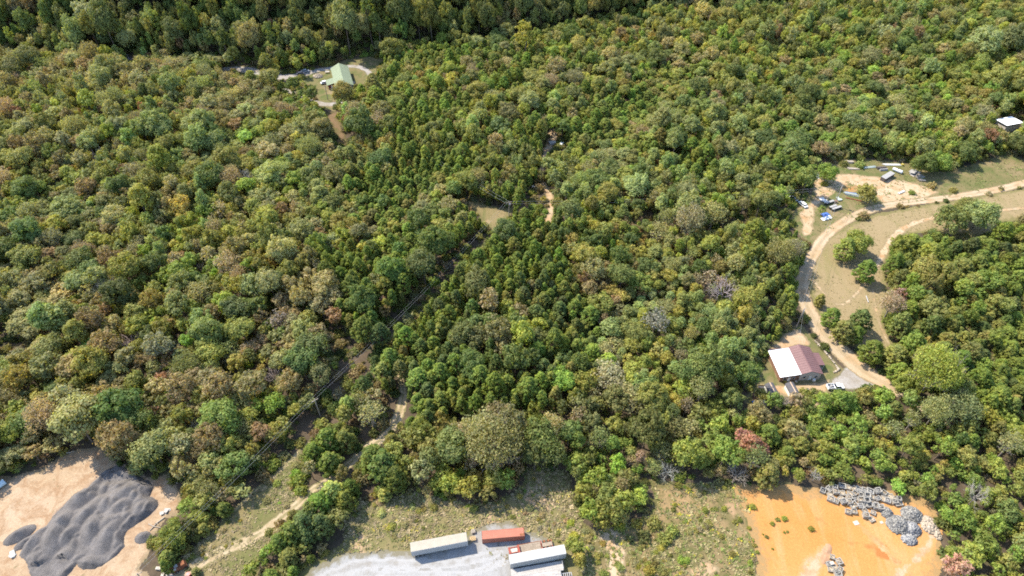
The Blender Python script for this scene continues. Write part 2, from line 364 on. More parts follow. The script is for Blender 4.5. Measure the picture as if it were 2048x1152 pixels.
area('bare_patches', 'bare pinkish soil patches among the weeds', [[(1050, 990), (1075, 945), (1095, 940), (1085, 975), (1100, 1000), (1120, 1015), (1090, 1018), (1040, 1010)], [(960, 1050), (975, 1040), (1005, 1036), (1000, 1046), (970, 1056)], [(1190, 1060), (1240, 1058), (1250, 1100), (1255, 1190), (1225, 1190), (1210, 1110)], [(1380, 1140), (1420, 1120), (1440, 1140), (1400, 1170)]], 'pale_soil', .5, 1.6, 2.5, vis=False)
LOT = [(585, 1210), (620, 1140), (650, 1122), (690, 1107), (760, 1101), (820, 1099), (932, 1078), (944, 1058), (990, 1044), (1020, 1043), (1052, 1062), (1085, 1070), (1110, 1085), (1120, 1110), (1160, 1210)]
area('gravel_lot', 'pale grey gravel lot with parked trailers', [LOT], 'lot_gravel', .5, .9, 3.)
road('dirt_track', 'twin-rutted dirt track climbing from the lower edge', [(320, 1175), (355, 1152), (431, 1108), (480, 1088), (531, 1060), (591, 1012), (622, 982), (657, 961), (695, 931), (733, 898), (768, 874), (796, 835), (806, 790), (800, 745)], [4, 4, 3.8, 3.6, 3.4, 3.2, 3, 2.8, 3, 3.4, 3.6, 3.4, 3, 2.2], 'track_soil', .4, .35)
road('worn_trail', 'faint worn trail inside the mown strip', [(470, 1020), (520, 975), (565, 938), (604, 898), (640, 868)], [1.4, 1.6, 1.5, 1.4, 1.2], 'track_soil', .4, .3)
VISIBLE += [[(586, 1020), (620, 978), (660, 955), (665, 970), (625, 995), (595, 1022)], [(745, 880), (772, 862), (775, 874), (735, 905)], [(785, 820), (806, 780), (814, 800), (790, 845)]]
area('spoil_fan', 'pale pinkish spread of spoil on the orange yard', [[(1585, 1180), (1600, 1130), (1628, 1098), (1652, 1090), (1664, 1104), (1645, 1135), (1630, 1180)]], 'pink_spoil', .5, .9, 3., vis=False)
# right: the dirt road, mown field, house yard, junk clearing
FIELD = [(1614, 560), (1620, 520), (1642, 482), (1690, 452), (1750, 427), (1900, 402), (2120, 365), (2120, 432), (2040, 440), (1995, 445), (1985, 470), (1935, 476), (1880, 462), (1800, 470), (1783, 500), (1770, 540), (1778, 590), (1768, 650), (1790, 690), (1750, 715), (1700, 690), (1650, 650), (1626, 612)]
area('mown_field', 'tan mown field inside the bend of the dirt road', [FIELD], 'mown_field', .7, .8, 5.)
CLEARING = [(1580, 440), (1595, 405), (1625, 385), (1620, 352), (1638, 328), (1700, 320), (1760, 318), (1830, 332), (1880, 345), (1960, 325), (2010, 305), (2048, 318), (2110, 355), (1900, 392), (1750, 418), (1690, 440), (1652, 468), (1622, 500), (1608, 485)]
area('grass_clearing', 'dry grass clearing around the scrap yard', [CLEARING], 'lawn_grass', .7, 1., 4.)
DIRT = [(1622, 358), (1660, 346), (1720, 350), (1760, 353), (1830, 365), (1880, 385), (1845, 398), (1765, 406), (1745, 385), (1700, 368), (1662, 392), (1645, 402), (1630, 420), (1624, 470), (1606, 474), (1600, 425), (1628, 395)]
area('bare_clearing', 'pale bare dirt in the scrap clearing', [DIRT], 'pale_soil', .6, 1.2, 3., vis=False)
area('orange_patch', 'small orange clay patch beside the pipes', [[(1685, 372), (1715, 370), (1720, 382), (1700, 386), (1680, 380)]], 'orange_soil', .5, .8, 3., vis=False)
HOUSEYARD = [(1490, 805), (1502, 770), (1522, 745), (1532, 700), (1560, 668), (1600, 645), (1640, 690), (1690, 742), (1770, 770), (1740, 776), (1690, 780), (1655, 795), (1605, 790), (1560, 795), (1530, 812), (1500, 815)]
area('house_yard', 'dry lawn and dirt around the maroon-roofed house', [HOUSEYARD], 'lawn_grass', .5, .8, 3.)
area('dirt_apron', 'bare trodden dirt in front of the sheds', [[(1505, 800), (1520, 772), (1570, 772), (1620, 766), (1660, 760), (1655, 785), (1625, 820), (1610, 800), (1560, 790), (1530, 812)], [(1540, 700), (1570, 668), (1600, 655), (1625, 690), (1600, 690), (1570, 700)], [(1530, 712), (1545, 712), (1570, 760), (1560, 765)]], 'pale_soil', .5, 1., 2.5, vis=False)
area('gravel_pad', 'grey gravel parking pad beside the house', [[(1648, 776), (1666, 756), (1694, 734), (1730, 742), (1782, 774), (1705, 781)]], 'drive_gravel', .5, .8, 2.5, vis=False)
road('dirt_road', 'pale dirt road curving past the field and house', [(2160, 340), (2048, 366), (2000, 378), (1900, 395), (1800, 407), (1740, 420), (1690, 442), (1652, 472), (1627, 508), (1611, 542), (1604, 572), (1610, 602), (1627, 637), (1655, 675), (1692, 712), (1728, 742), (1772, 768), (1830, 803), (1880, 840)], [4.6, 4.6, 4.6, 4.4, 4.4, 4.6, 4.8, 4.8, 5, 5.2, 5.4, 5.6, 6.2, 7, 7.6, 7.4, 6, 4.4, 4], 'road_soil', .45, .3)
VISIBLE += [[(1598, 590), (1598, 550), (1618, 510), (1630, 520), (1614, 560), (1615, 590)], [(1630, 640), (1650, 650), (1700, 690), (1790, 765), (1770, 775), (1690, 730)], [(1780, 768), (1815, 790), (1800, 795), (1770, 778)], [(1598, 580), (1616, 580), (1640, 650), (1620, 650)]]
road('field_path', 'faint wheel path crossing the mown field', [(1625, 560), (1680, 610), (1735, 560), (1760, 520), (1790, 470), (1850, 440), (1960, 425), (2110, 410)], [1.2, 1.4, 2.4, 3, 3.4, 3, 2.6, 2.4], 'pale_soil', .6, .7, 4.)
road('grove_path', 'narrow bare path along the pine grove', [(1745, 578), (1752, 620), (1762, 655), (1780, 690), (1800, 715)], [1.4, 1.6, 1.4, 1.4, 1.2], 'pale_soil', .5, .4)
# upper left: the green-roofed house's clearing
area('house_lawn', 'small lawn around the green-roofed house', [[(640, 215), (632, 190), (626, 172), (600, 165), (612, 148), (640, 137), (690, 120), (740, 112), (768, 118), (750, 150), (735, 170), (712, 168), (672, 195), (672, 224)], [(470, 130), (505, 128), (512, 140), (505, 160), (490, 150)]], 'lawn_grass', .9, .6, 4.)
road('gravel_drive', 'pale gravel drive looping past the green-roofed house', [(440, 138), (475, 138), (505, 142), (545, 152), (590, 152), (620, 144), (650, 138), (690, 133), (718, 134), (738, 145), (745, 165)], [5, 6, 8, 7, 9, 6, 4.5, 4, 4, 4, 4], 'drive_gravel', .7, .4, vis=True)
road('lower_drive', 'short gravel drive below the green-roofed house', [(560, 176), (600, 192), (640, 207), (672, 208), (690, 204)], [4, 4, 4.6, 4.6, 4], 'drive_gravel', .7, .4)
area('brown_clearing', 'brown cut strip below the gravel drive', [[(650, 226), (676, 222), (690, 262), (696, 292), (672, 286), (660, 252)]], 'brown_cut', .8, .8, 4.)
# centre: the cut below the poles and the forest track
area('line_clearing', 'tan grass opening at the utility pole', [[(908, 392), (940, 400), (1000, 415), (1028, 415), (1018, 435), (1000, 458), (984, 470), (952, 425)]], 'dry_grass', .7, .8, 4.)
road('forest_track', 'pinkish dirt track through the pines', [(1108, 262), (1100, 290), (1086, 325), (1083, 352), (1090, 375), (1100, 395), (1103, 412), (1098, 435), (1090, 458)], [5, 5, 3, 3, 3.4, 3.6, 3.6, 3.4, 3], 'pale_soil', .6, .5)
VISIBLE += [[(1093, 272), (1132, 278), (1130, 300), (1096, 305)], [(1084, 360), (1102, 380), (1108, 412), (1102, 440), (1090, 448), (1094, 412), (1080, 375)], [(1045, 395), (1078, 365), (1090, 395), (1072, 412)]]
road('wheel_ruts', 'faint wheel ruts curving over the orange yard', [(1860, 1190), (1790, 1120), (1745, 1075), (1715, 1045)], [2.2, 2.2, 2., 1.6], 'rut_clay', .45, .9, 2.)
road('yard_ruts', 'pale wheel ruts entering the orange yard from the right', [(1870, 1060), (1850, 1100), (1800, 1150), (1770, 1200)], [3.4, 3., 3., 3.], 'pink_spoil', .45, 1.2, 2.5)
road('turning_arc', 'faint turning arc worn into the gravel lot', [(600, 1200), (660, 1150), (740, 1128), (830, 1128), (920, 1125), (1000, 1105)], [3, 3, 3.2, 3, 2.6, 2], 'worn_gravel', .5, .9, 3.)
road('outer_arc', 'outer turning arc along the rim of the gravel lot', [(640, 1175), (720, 1150), (820, 1150), (930, 1148), (1010, 1125)], [2.4, 2.6, 2.6, 2.4, 2], 'worn_gravel', .5, .9, 3.)
VISIBLE += [[(1994, 243), (2015, 222), (2052, 240), (2030, 262), (2010, 262)]]
WORLDZ += [[P(*q)[:2] for q in [(1985, 262), (2010, 235), (2060, 255), (2030, 280)]]]
# the dark cut under the wires and other gaps in the canopy, forest floor showing
CUT = [(985, 468), (962, 486), (920, 524), (884, 568), (832, 626), (788, 668), (746, 712), (704, 770), (655, 838), (606, 886), (545, 938), (510, 975), (484, 966), (540, 910), (602, 850), (645, 795), (694, 728), (752, 668), (802, 620), (854, 566), (906, 512), (952, 472)]
VISIBLE += [CUT, [(655, 655), (690, 665), (720, 690), (700, 720), (660, 700)], [(-40, 650), (40, 655), (60, 690), (20, 705), (-40, 700)], [(1285, 428), (1400, 446), (1500, 430), (1592, 400), (1592, 410), (1500, 438), (1400, 452), (1285, 438)], [(1040, 408), (1130, 402), (1130, 412), (1040, 418)], [(760, 790), (800, 800), (790, 850), (750, 880), (700, 930), (690, 900), (745, 850)]]
WORLDZ += [[P(*q)[:2] for q in CUT]]
SUNNY = [[tuple(P(*q)[:2]) for q in z] for z in (YARD, STRIP, LOWGRASS, HOUSEYARD, FIELD, CLEARING, WEEDY, SCRUB)]
# ================================================================== tree models
def unit(a): return a / np.maximum(np.linalg.norm(a, axis=-1, keepdims=True), 1e-9)
def cards(c, n, s, asp, g):
    """Bent leaf-spray faces at c, facing n, half-size s."""
    k = len(c); r = unit(g.normal(size=(k, 3))); u = unit(np.cross(n, r)); v = np.cross(n, u)
    s = np.broadcast_to(s, (k,))[:, None]; a = np.broadcast_to(asp, (k,))[:, None]
    bend = n * s * g.uniform(-.45, .1, (k, 1))
    V = np.stack([c - u * s * a, c - v * s * .8 + bend, c + u * s * a, c + v * s * .8 + bend], 1).reshape(-1, 3)
    return V
def lobes_cards(g, centers, rads, leaf, cover, zmin=-.6, asp=1., jit=.5):
    out = []
    for c, r in zip(centers, rads):
        n = max(int(cover * 4 * math.pi * r * r * .8 / (2 * leaf) ** 2), 6)
        d = unit(g.normal(size=(int(n * 1.35), 3))); d = d[d[:, 2] > zmin][:n]; ax = g.uniform(.72, 1.3, 3)
        p = c + d * np.array([r, r, r * .85]) * ax * np.where(g.random((len(d), 1)) < .16, g.uniform(1.05, 1.42, (len(d), 1)), g.uniform(.66, 1.08, (len(d), 1)))
        nn = unit(d * .85 + unit(g.normal(size=d.shape)) * jit + np.array([0, 0, .2]))
        out.append(cards(p, nn, leaf * g.uniform(.65, 1.3, len(d)), asp * g.uniform(.8, 1.5, len(d)), g))
    V = np.concatenate(out); return V
def fib(n, g, zmin=-.4):
    i = np.arange(n) + .5; z = 1 - (1 - zmin) * i / n; t = math.pi * (1 + 5 ** .5) * i + g.uniform(0, 6)
    r = np.sqrt(np.maximum(1 - z * z, 0)); return unit(np.stack([r * np.cos(t), r * np.sin(t), z], -1) + g.normal(size=(n, 3)) * .18)
def trunk_mesh(name, g, Ht, r, tips, mat, lean=.03):
    b = MB(); top = np.array([g.normal() * lean * Ht, g.normal() * lean * Ht, Ht * .82]); mid = top * .5 + np.array([g.normal() * .15, g.normal() * .15, 0])
    b.tube((0, 0, -.3), mid, r, r * .7, 6, False); b.tube(mid, top, r * .7, r * .25, 6, False)
    for t in tips:
        k = g.uniform(.45, .85); s = mid + (top - mid) * max((k - .5) * 2, 0) if k > .5 else mid * k * 2
        q = (s + np.array(t)) / 2 + np.array([0, 0, .12 * Ht * .2]); b.tube(s, q, r * .38, r * .24, 4, False); b.tube(q, t, r * .24, r * .07, 4, False)
    return mesh(name, b.v, b.f, mat, True)
def quads(V): return np.arange(len(V)).reshape(-1, 4)
MODELS = {}
def add_model(kind, R, Ht, zc, trunk, crownV=None, crownF=None, cmat=('foliage', 'foliage_mass')):
    f = quads(crownV) if crownF is None else crownF
    ob = mesh(kind + '_crown', crownV, f, cmat[0]); ins = ob.copy(); ins.materials[0] = MATS[cmat[1]]
    MODELS.setdefault(kind, []).append(dict(R=R, Ht=Ht, zc=zc, trunk=trunk, crown=ob, mass=ins))
def model_broadleaf(kind, seed, R, Ht, nl, leaf=.3, cover=1.7, lobe=(.30, .52), tall=.66, rough=.26, asp=1., jit=.36):
    """A crown of uneven leaf masses: lobes of many sizes on a lopsided envelope, a few standing proud."""
    g = np.random.default_rng(seed); Hc = Ht * tall; zc = Ht - Hc * .5
    d = fib(nl, g, -.5); lop = g.normal(size=(3, 3)); lop = unit(lop); w_ = 1 + rough * (np.sin(2.2 * d @ lop[0] + g.uniform(0, 6)) + .6 * np.sin(4. * d @ lop[1] + g.uniform(0, 6)))
    off = np.clip(g.uniform(.46, .72, nl) * w_, .25, .92)[:, None] * np.array([R, R, Hc / 2]); cen = d * off + np.array([0, 0, zc])
    rad = R * (lobe[0] + (lobe[1] - lobe[0]) * g.random(nl) ** 1.4) * (1 - .15 * np.maximum(d[:, 2], 0))
    k = nl // 2; j = g.integers(0, nl, k); c2 = cen[j] + unit(d[j] + g.normal(size=(k, 3)) * .5) * rad[j][:, None] * .8   # smaller sprays outside the lobes
    cen = np.concatenate([cen, c2]); rad = np.concatenate([rad, rad[j] * g.uniform(.35, .6, k)])
    V = lobes_cards(g, cen, rad, leaf, cover, -.7, asp, jit)
    add_model(kind, R, Ht, zc, trunk_mesh(kind + '_trunk', g, Ht, .05 + .014 * Ht, cen[g.permutation(nl)[:7]], 'bark'), V)
for i, (R, Ht, nl) in enumerate([(2.4, 8.5, 12), (2.6, 9.5, 13), (3.0, 10.5, 15), (3.6, 12, 18), (3.8, 13, 20), (4.1, 14, 22), (4.3, 14, 19), (5.4, 16, 28), (5.8, 17, 32), (6.4, 18, 36)]):
    model_broadleaf('broadleaf', 100 + i, R, Ht, nl, .24 + .012 * R, 1.6, (.24, .46))
for i, (R, Ht, nl) in enumerate([(2.6, 9.5, 20), (3.0, 11, 24), (3.4, 12, 28), (4.0, 13.5, 32), (4.4, 14.5, 34), (5.0, 15, 40), (6.4, 17, 52)]):     # many small clumps
    model_broadleaf('autumn', 140 + i, R, Ht, nl, .23 + .012 * R, 1.25, (.18, .34), .66, .24, jit=.45)
for i, (R, Ht, nl) in enumerate([(2.2, 11, 24), (2.5, 12, 26), (2.7, 13, 30), (3.2, 15, 34)]):
    model_broadleaf('poplar', 160 + i, R, Ht, nl, .22, 1.35, (.24, .42), .76, .16)
for i, (R, Ht, nl) in enumerate([(1.9, 5.2, 12), (2.1, 5.6, 13), (2.4, 6.5, 16), (2.7, 7.4, 18), (3.0, 8, 20), (4.2, 9.5, 28)]):
    model_broadleaf('young', 180 + i, R, Ht, nl, .24, 1.4, (.22, .44), .84, .3, asp=1.1)
for i, (R, Ht, nl) in enumerate([(3.4, 7.5, 20), (4.6, 9.5, 28), (5.6, 11, 34), (6.4, 12, 38)]):        # open-grown, leafy nearly to the ground
    model_broadleaf('open', 190 + i, R, Ht, nl, .27, 1.7, (.22, .42), .9, .26)
def branches(g, Ht, r, R, levels, nmain, up=.55):
    b = MB(); tw = []
    def grow(p, d, L, r, lev):
        q = p + d * L; b.tube(p, q, r, r * .62, 4 if lev else 5, False)
        if lev >= levels: tw.append(q); return
        for _ in range(3 if lev else nmain):
            nd = unit(d * .75 + unit(g.normal(size=3)) * .75 + np.array([0, 0, .12])); s = p + d * L * g.uniform(.45, 1.0)
            grow(s, nd, L * g.uniform(.55, .8), r * .55, lev + 1)
    t = MB(); t.tube((0, 0, -.3), (0, 0, Ht * .45), r, r * .7, 6, False)
    for k in range(nmain):
        a = 2 * math.pi * (k + g.uniform(-.3, .3)) / nmain; d = unit(np.array([math.cos(a) * (1 - up), math.sin(a) * (1 - up), up]))
        grow(np.array([0, 0, Ht * g.uniform(.28, .45)]), d, R * .62, r * .5, 1)
    return t, b, np.array(tw)
for i, (R, Ht) in enumerate([(2.4, 8), (3.2, 10.5), (4.2, 12.5)]):
    g = np.random.default_rng(200 + i); t, b, tw = branches(g, Ht, .09 + .006 * Ht, R, 4, 9, .5)
    tr = mesh('bare_trunk', t.v, t.f, 'bark', True)
    add_model('bare', R, Ht, Ht * .62, tr, np.array(b.v), b.f, ('twigs', 'twigs_mass'))
for i, (R, Ht, nl) in enumerate([(2.6, 9, 13), (3.4, 11.5, 16), (4.2, 13.5, 20), (6., 12., 34), (8.5, 13., 60)]):       # half-bare: twigs in the trunk mesh, thin leaves
    g = np.random.default_rng(220 + i); t, b, tw = branches(g, Ht, .14 + .01 * Ht, R, 3 if R < 5 else 4, 7, .52)
    tm = MB(); tm.v = t.v + b.v; tm.f = t.f + [tuple(k + len(t.v) for k in f) for f in b.f]
    tr = mesh('thinning_trunk', tm.v, tm.f, plain('grey_bark', (.27, .235, .2), .95, 0, .3, 3.) and 'grey_bark', True)
    Hc = Ht * .62; zc = Ht - Hc / 2; d = fib(nl, g, -.4); cen = d * g.uniform(.5, .8, (nl, 1)) * np.array([R, R, Hc / 2]) + np.array([0, 0, zc])
    add_model('thinning', R, Ht, zc, tr, lobes_cards(g, cen, min(R, 5.) * g.uniform(.3, .5, nl), .24, .62, -.9, 1., .9))
def model_pine(kind, seed, R, Ht, nc, cone, low):
    g = np.random.default_rng(seed); V = []; tips = []
    for k in range(nc):
        t = (k + g.uniform(0, 1)) / nc; t = 1 - (1 - t) ** 1.15
        z = Ht * (low + (.98 - low) * t); rr = R * ((1 - t) ** cone * (.55 + .45 * min(t * 5, 1)) + .1); a = k * 2.4 + g.normal() * .4
        q = g.uniform(.45, 1.) if t < .85 else g.uniform(0, .8)
        c = np.array([math.cos(a) * rr * q, math.sin(a) * rr * q, z + .25 * (1 - q)]); tips.append(c)
        cr = g.uniform(.42, .74) * (.75 + .11 * R); n = int(19 * (.6 + .16 * R))
        d = unit(g.normal(size=(n, 3)) + np.array([0, 0, .55]))
        p = c + d * cr * np.array([1, 1, .6]) * g.uniform(.4, 1.05, (n, 1))
        nn = unit(d + unit(g.normal(size=(n, 3))) * .5 + np.array([0, 0, .35]))
        V.append(cards(p, nn, .27 * g.uniform(.7, 1.3, n), .75 * g.uniform(.6, 1.5, n), g))
    add_model(kind, R, Ht, Ht * .70, trunk_mesh('pine_trunk', g, Ht * 1.12, .08 + .008 * Ht, [tips[j] for j in range(0, nc // 2, 4)], 'pine_bark', .015), np.concatenate(V))
for i, (R, Ht, nc, cone) in enumerate([(1.8, 8, 60, .6), (2.2, 9.5, 78, .5), (2.5, 10.5, 92, .55), (2.7, 11, 100, .42), (3.0, 12, 116, .45), (3.3, 12.5, 130, .5), (3.9, 13, 165, .45)]):
    model_pine('pine', 300 + i, R, Ht, nc, cone, .40)
for i, (R, Ht, nc, cone) in enumerate([(2.6, 7, 110, .5), (3.6, 9, 170, .45), (4.6, 11, 240, .45)]):
    model_pine('openpine', 320 + i, R, Ht, nc, cone, .12)
for i, (R, Ht, nl) in enumerate([(1.0, 1.5, 6), (1.4, 2.0, 8), (1.9, 2.8, 10)]):
    g = np.random.default_rng(340 + i); d = fib(nl, g, 0.); cen = d * g.uniform(.45, .75, (nl, 1)) * np.array([R, R, Ht * .62])
    tr = MB()
    for c in cen[:5]: tr.tube((0, 0, -.1), c, .05, .02, 4, False)
    add_model('shrub', R, Ht, Ht * .5, mesh('shrub_stems', tr.v, tr.f, 'bark', True), lobes_cards(g, cen, R * g.uniform(.34, .52, nl), .22, 1.5, -.5, 1.2, .8))

# ================================================================== where each tree stands
COLS = {'pine-green': (.205, .252, .052), 'deep green': (.145, .180, .055), 'blue-green': (.178, .200, .072), 'olive': (.262, .262, .076), 'khaki': (.325, .292, .140),
        'brown': (.275, .218, .108), 'greyish brown': (.330, .282, .170), 'yellow-green': (.315, .320, .072), 'mustard': (.310, .265, .078), 'pale green': (.278, .312, .115),
        'rusty': (.330, .205, .118), 'reddish': (.330, .165, .125), 'bright green': (.235, .298, .064), 'silvery grey': (.27, .238, .212), 'salmon': (.40, .285, .195), 'sage': (.275, .285, .118)}
SPEC = {}
def sp(key, kind, col, r0, r1): k = 1.13 if kind in ('pine', 'young') else 1.15; SPEC[key] = (kind, col, r0 * k, r1 * k)
for k, kind, col, a, b_ in [('P', 'pine', 'pine-green', 1.7, 2.9), ('Pd', 'pine', 'deep green', 1.8, 2.8), ('Po', 'pine', 'olive', 1.7, 2.6), ('Q', 'openpine', 'pine-green', 2.2, 3.6), ('Qo', 'openpine', 'olive', 2.2, 3.4), ('Qd', 'openpine', 'deep green', 2.2, 3.4), ('O', 'broadleaf', 'olive', 2.4, 4.4), ('D', 'broadleaf', 'deep green', 2.6, 4.6),
        ('B', 'broadleaf', 'blue-green', 2.4, 4.4), ('Y', 'broadleaf', 'yellow-green', 2.0, 3.4), ('G', 'broadleaf', 'bright green', 2.0, 3.4), ('S', 'broadleaf', 'sage', 2.6, 4.6), ('K', 'autumn', 'khaki', 2.6, 4.4),
        ('N', 'autumn', 'brown', 2.4, 4.4), ('M', 'autumn', 'mustard', 2.0, 3.2), ('Ru', 'autumn', 'rusty', 1.6, 2.6), ('L', 'poplar', 'pale green', 2.0, 3.2), ('Ly', 'poplar', 'yellow-green', 1.8, 2.8), ('Lo', 'poplar', 'olive', 1.9, 2.8),
        ('T', 'thinning', 'greyish brown', 2.4, 4.2), ('Ts', 'thinning', 'sage', 2.4, 4.2), ('Tk', 'thinning', 'khaki', 2.4, 3.8), ('X', 'bare', 'silvery grey', 2.2, 3.6),
        ('V', 'young', 'bright green', 1.6, 2.9), ('Vy', 'young', 'yellow-green', 1.5, 2.6), ('Vo', 'young', 'olive', 1.6, 2.8), ('Vk', 'young', 'khaki', 1.5, 2.5), ('Dp', 'poplar', 'deep green', 2.4, 3.4)]: sp(k, kind, col, a, b_)
REG = [   # photo outline of the canopy, mix of trees
    ('left_top', [(-400, 0), (500, 0), (520, 150), (560, 200), (470, 250), (-400, 250)], 'K4.5 Tk4 Ts2 T1.2 O4 S3 N1 Y2.4 D1 Ru0.2 L1.6 X.5', .85),
    ('left_mid', [(-400, 250), (470, 250), (640, 180), (700, 300), (640, 420), (640, 560), (-400, 560)], 'O5 K2.6 N2.6 S3.4 T1.2 Ts1.4 Y3.4 M.5 D2 B1.6 Ru0.2 L1.6 X.6 G1.8', 1.),
    ('left_low', [(-400, 560), (660, 560), (690, 700), (560, 900), (480, 980), (-400, 1000)], 'K4.6 S6 N3.4 O4 T1.6 Ts1.6 B2 D2 Y1.4 M.3 Ru.2 X.8 Lo1 G.8', 1.1),
    ('pine_west', [(640, 420), (700, 300), (780, 300), (880, 350), (1000, 420), (960, 480), (820, 620), (700, 660), (640, 560)], 'P13 Po3 D1.6 K1.2 Y1 S1.2 O1', 1.),
    ('upper_mid', [(700, 100), (1100, 100), (1330, 180), (1330, 290), (1090, 300), (1080, 430), (1000, 420), (860, 345), (700, 260)], 'P11 Po3 O3 Y2 G1.5 K1 L1.3 T.8 M.6 B.8', .95),
    ('centre_pine', [(960, 480), (1000, 430), (1150, 420), (1130, 540), (1200, 640), (1200, 740), (1150, 800), (830, 840), (800, 760), (660, 830), (820, 620)], 'P15 Pd4 Po1.5 B1 D1 K.7 Y.7', 1.),
    ('mixed', [(1120, 420), (1300, 430), (1310, 560), (1210, 650), (1130, 560)], 'N2.6 O4 Y3 D2.5 K1.6 M1. Ru.4 P2 G1', .95),
    ('pale', [(1280, 420), (1500, 435), (1510, 520), (1560, 600), (1530, 700), (1440, 780), (1190, 780), (1200, 640), (1300, 560)], 'L8 Ts3.4 Ly3.4 Y2 T1.3 O2 D1.2 S2', .95),
    ('road_side', [(1500, 400), (1630, 400), (1610, 690), (1530, 740), (1510, 520)], 'P6 Pd2 O3 Vo1.5 Ts1.5 D1', .95),
    ('above_track', [(1090, 290), (1330, 190), (1640, 250), (1620, 400), (1100, 415)], 'P5 L5 O3 D2.4 Ts2 Y1.6 S1.4 G1', .95),
    ('grove', [(1620, 425), (2400, 380), (2400, 800), (1680, 800)], 'Q12 Qd3 Qo4 G1.2 O.8', 1.0),
    ('low_right', [(1500, 760), (2400, 760), (2400, 1400), (1300, 1400), (1340, 880)], 'V9 Vo4 Vy4.4 G1.6 Vk1 Qo2 Q2 D.5 Ts.7 X.3', 1.05),
    ('low_mid', [(820, 830), (1190, 770), (1500, 750), (1500, 980), (1130, 1100), (820, 1020)], 'Vo4 Vy3.4 V3 Tk2.4 Ts2 K1.6 D1.4 O2 B1 T1.6 X.5', 1.),
    ('line_edge', [(470, 980), (640, 830), (840, 830), (840, 1020), (600, 1400), (-400, 1400), (-400, 990)], 'Q8 Qo3 Vo2 Vk2 O2 K1', 1.0)]
REST = 'O5 G4 Y3.6 P4 K2 D2 L3 S2 Ts.9 Ru.12 M.3 N.4 Ly1.6'     # the lit slope at the upper right
def parse(s):
    it = [(''.join(c for c in t if c.isalpha()), float(''.join(c for c in t if not c.isalpha()))) for t in s.split()]
    w_ = np.array([b for _, b in it]); return [a for a, _ in it], w_ / w_.sum()
TREES = []   # dicts: x y z R kind col
CELL = 8.; HASH = {}
def hput(t):
    HASH.setdefault((int(t['x'] // CELL), int(t['y'] // CELL)), []).append(t); TREES.append(t)
def crowded(x, y, R, k):
    i, j = int(x // CELL), int(y // CELL)
    for a in (i - 1, i, i + 1):
        for b2 in (j - 1, j, j + 1):
            for t in HASH.get((a, b2), ()):
                if (t['x'] - x) ** 2 + (t['y'] - y) ** 2 < (k * (t['R'] + R)) ** 2: return True
    return False
HTF = {'broadleaf': (5, 2.15), 'autumn': (4.5, 2.2), 'poplar': (4, 3.5), 'young': (.8, 2.4), 'bare': (3.4, 2.2), 'thinning': (3.2, 2.4), 'pine': (4.6, 2.45), 'open': (1.6, 1.7), 'openpine': (1.6, 2.05), 'shrub': (.2, 1.4)}
ZCF = {'broadleaf': .70, 'autumn': .70, 'poplar': .62, 'young': .6, 'bare': .62, 'thinning': .69, 'pine': .70, 'open': .54, 'openpine': .55, 'shrub': .5}
def manual(px, py, D, kind, col, hs=1.):
    """A tree seen in the photo: crown centre and crown width in pixels."""
    z = 8.
    for _ in range(3):
        q = P(px, py, z); dep = q[1] * VF[1] + (z - CAM_H) * VF[2]; R = D / 2 * dep / FPX; Ht = (HTF[kind][0] + HTF[kind][1] * R) * hs; z = Ht * ZCF[kind] + float(hill(q[0], q[1]))
    hput(dict(x=q[0], y=q[1], z=float(hill(q[0], q[1])), R=R, Ht=Ht, kind=kind, col=col, man=True))
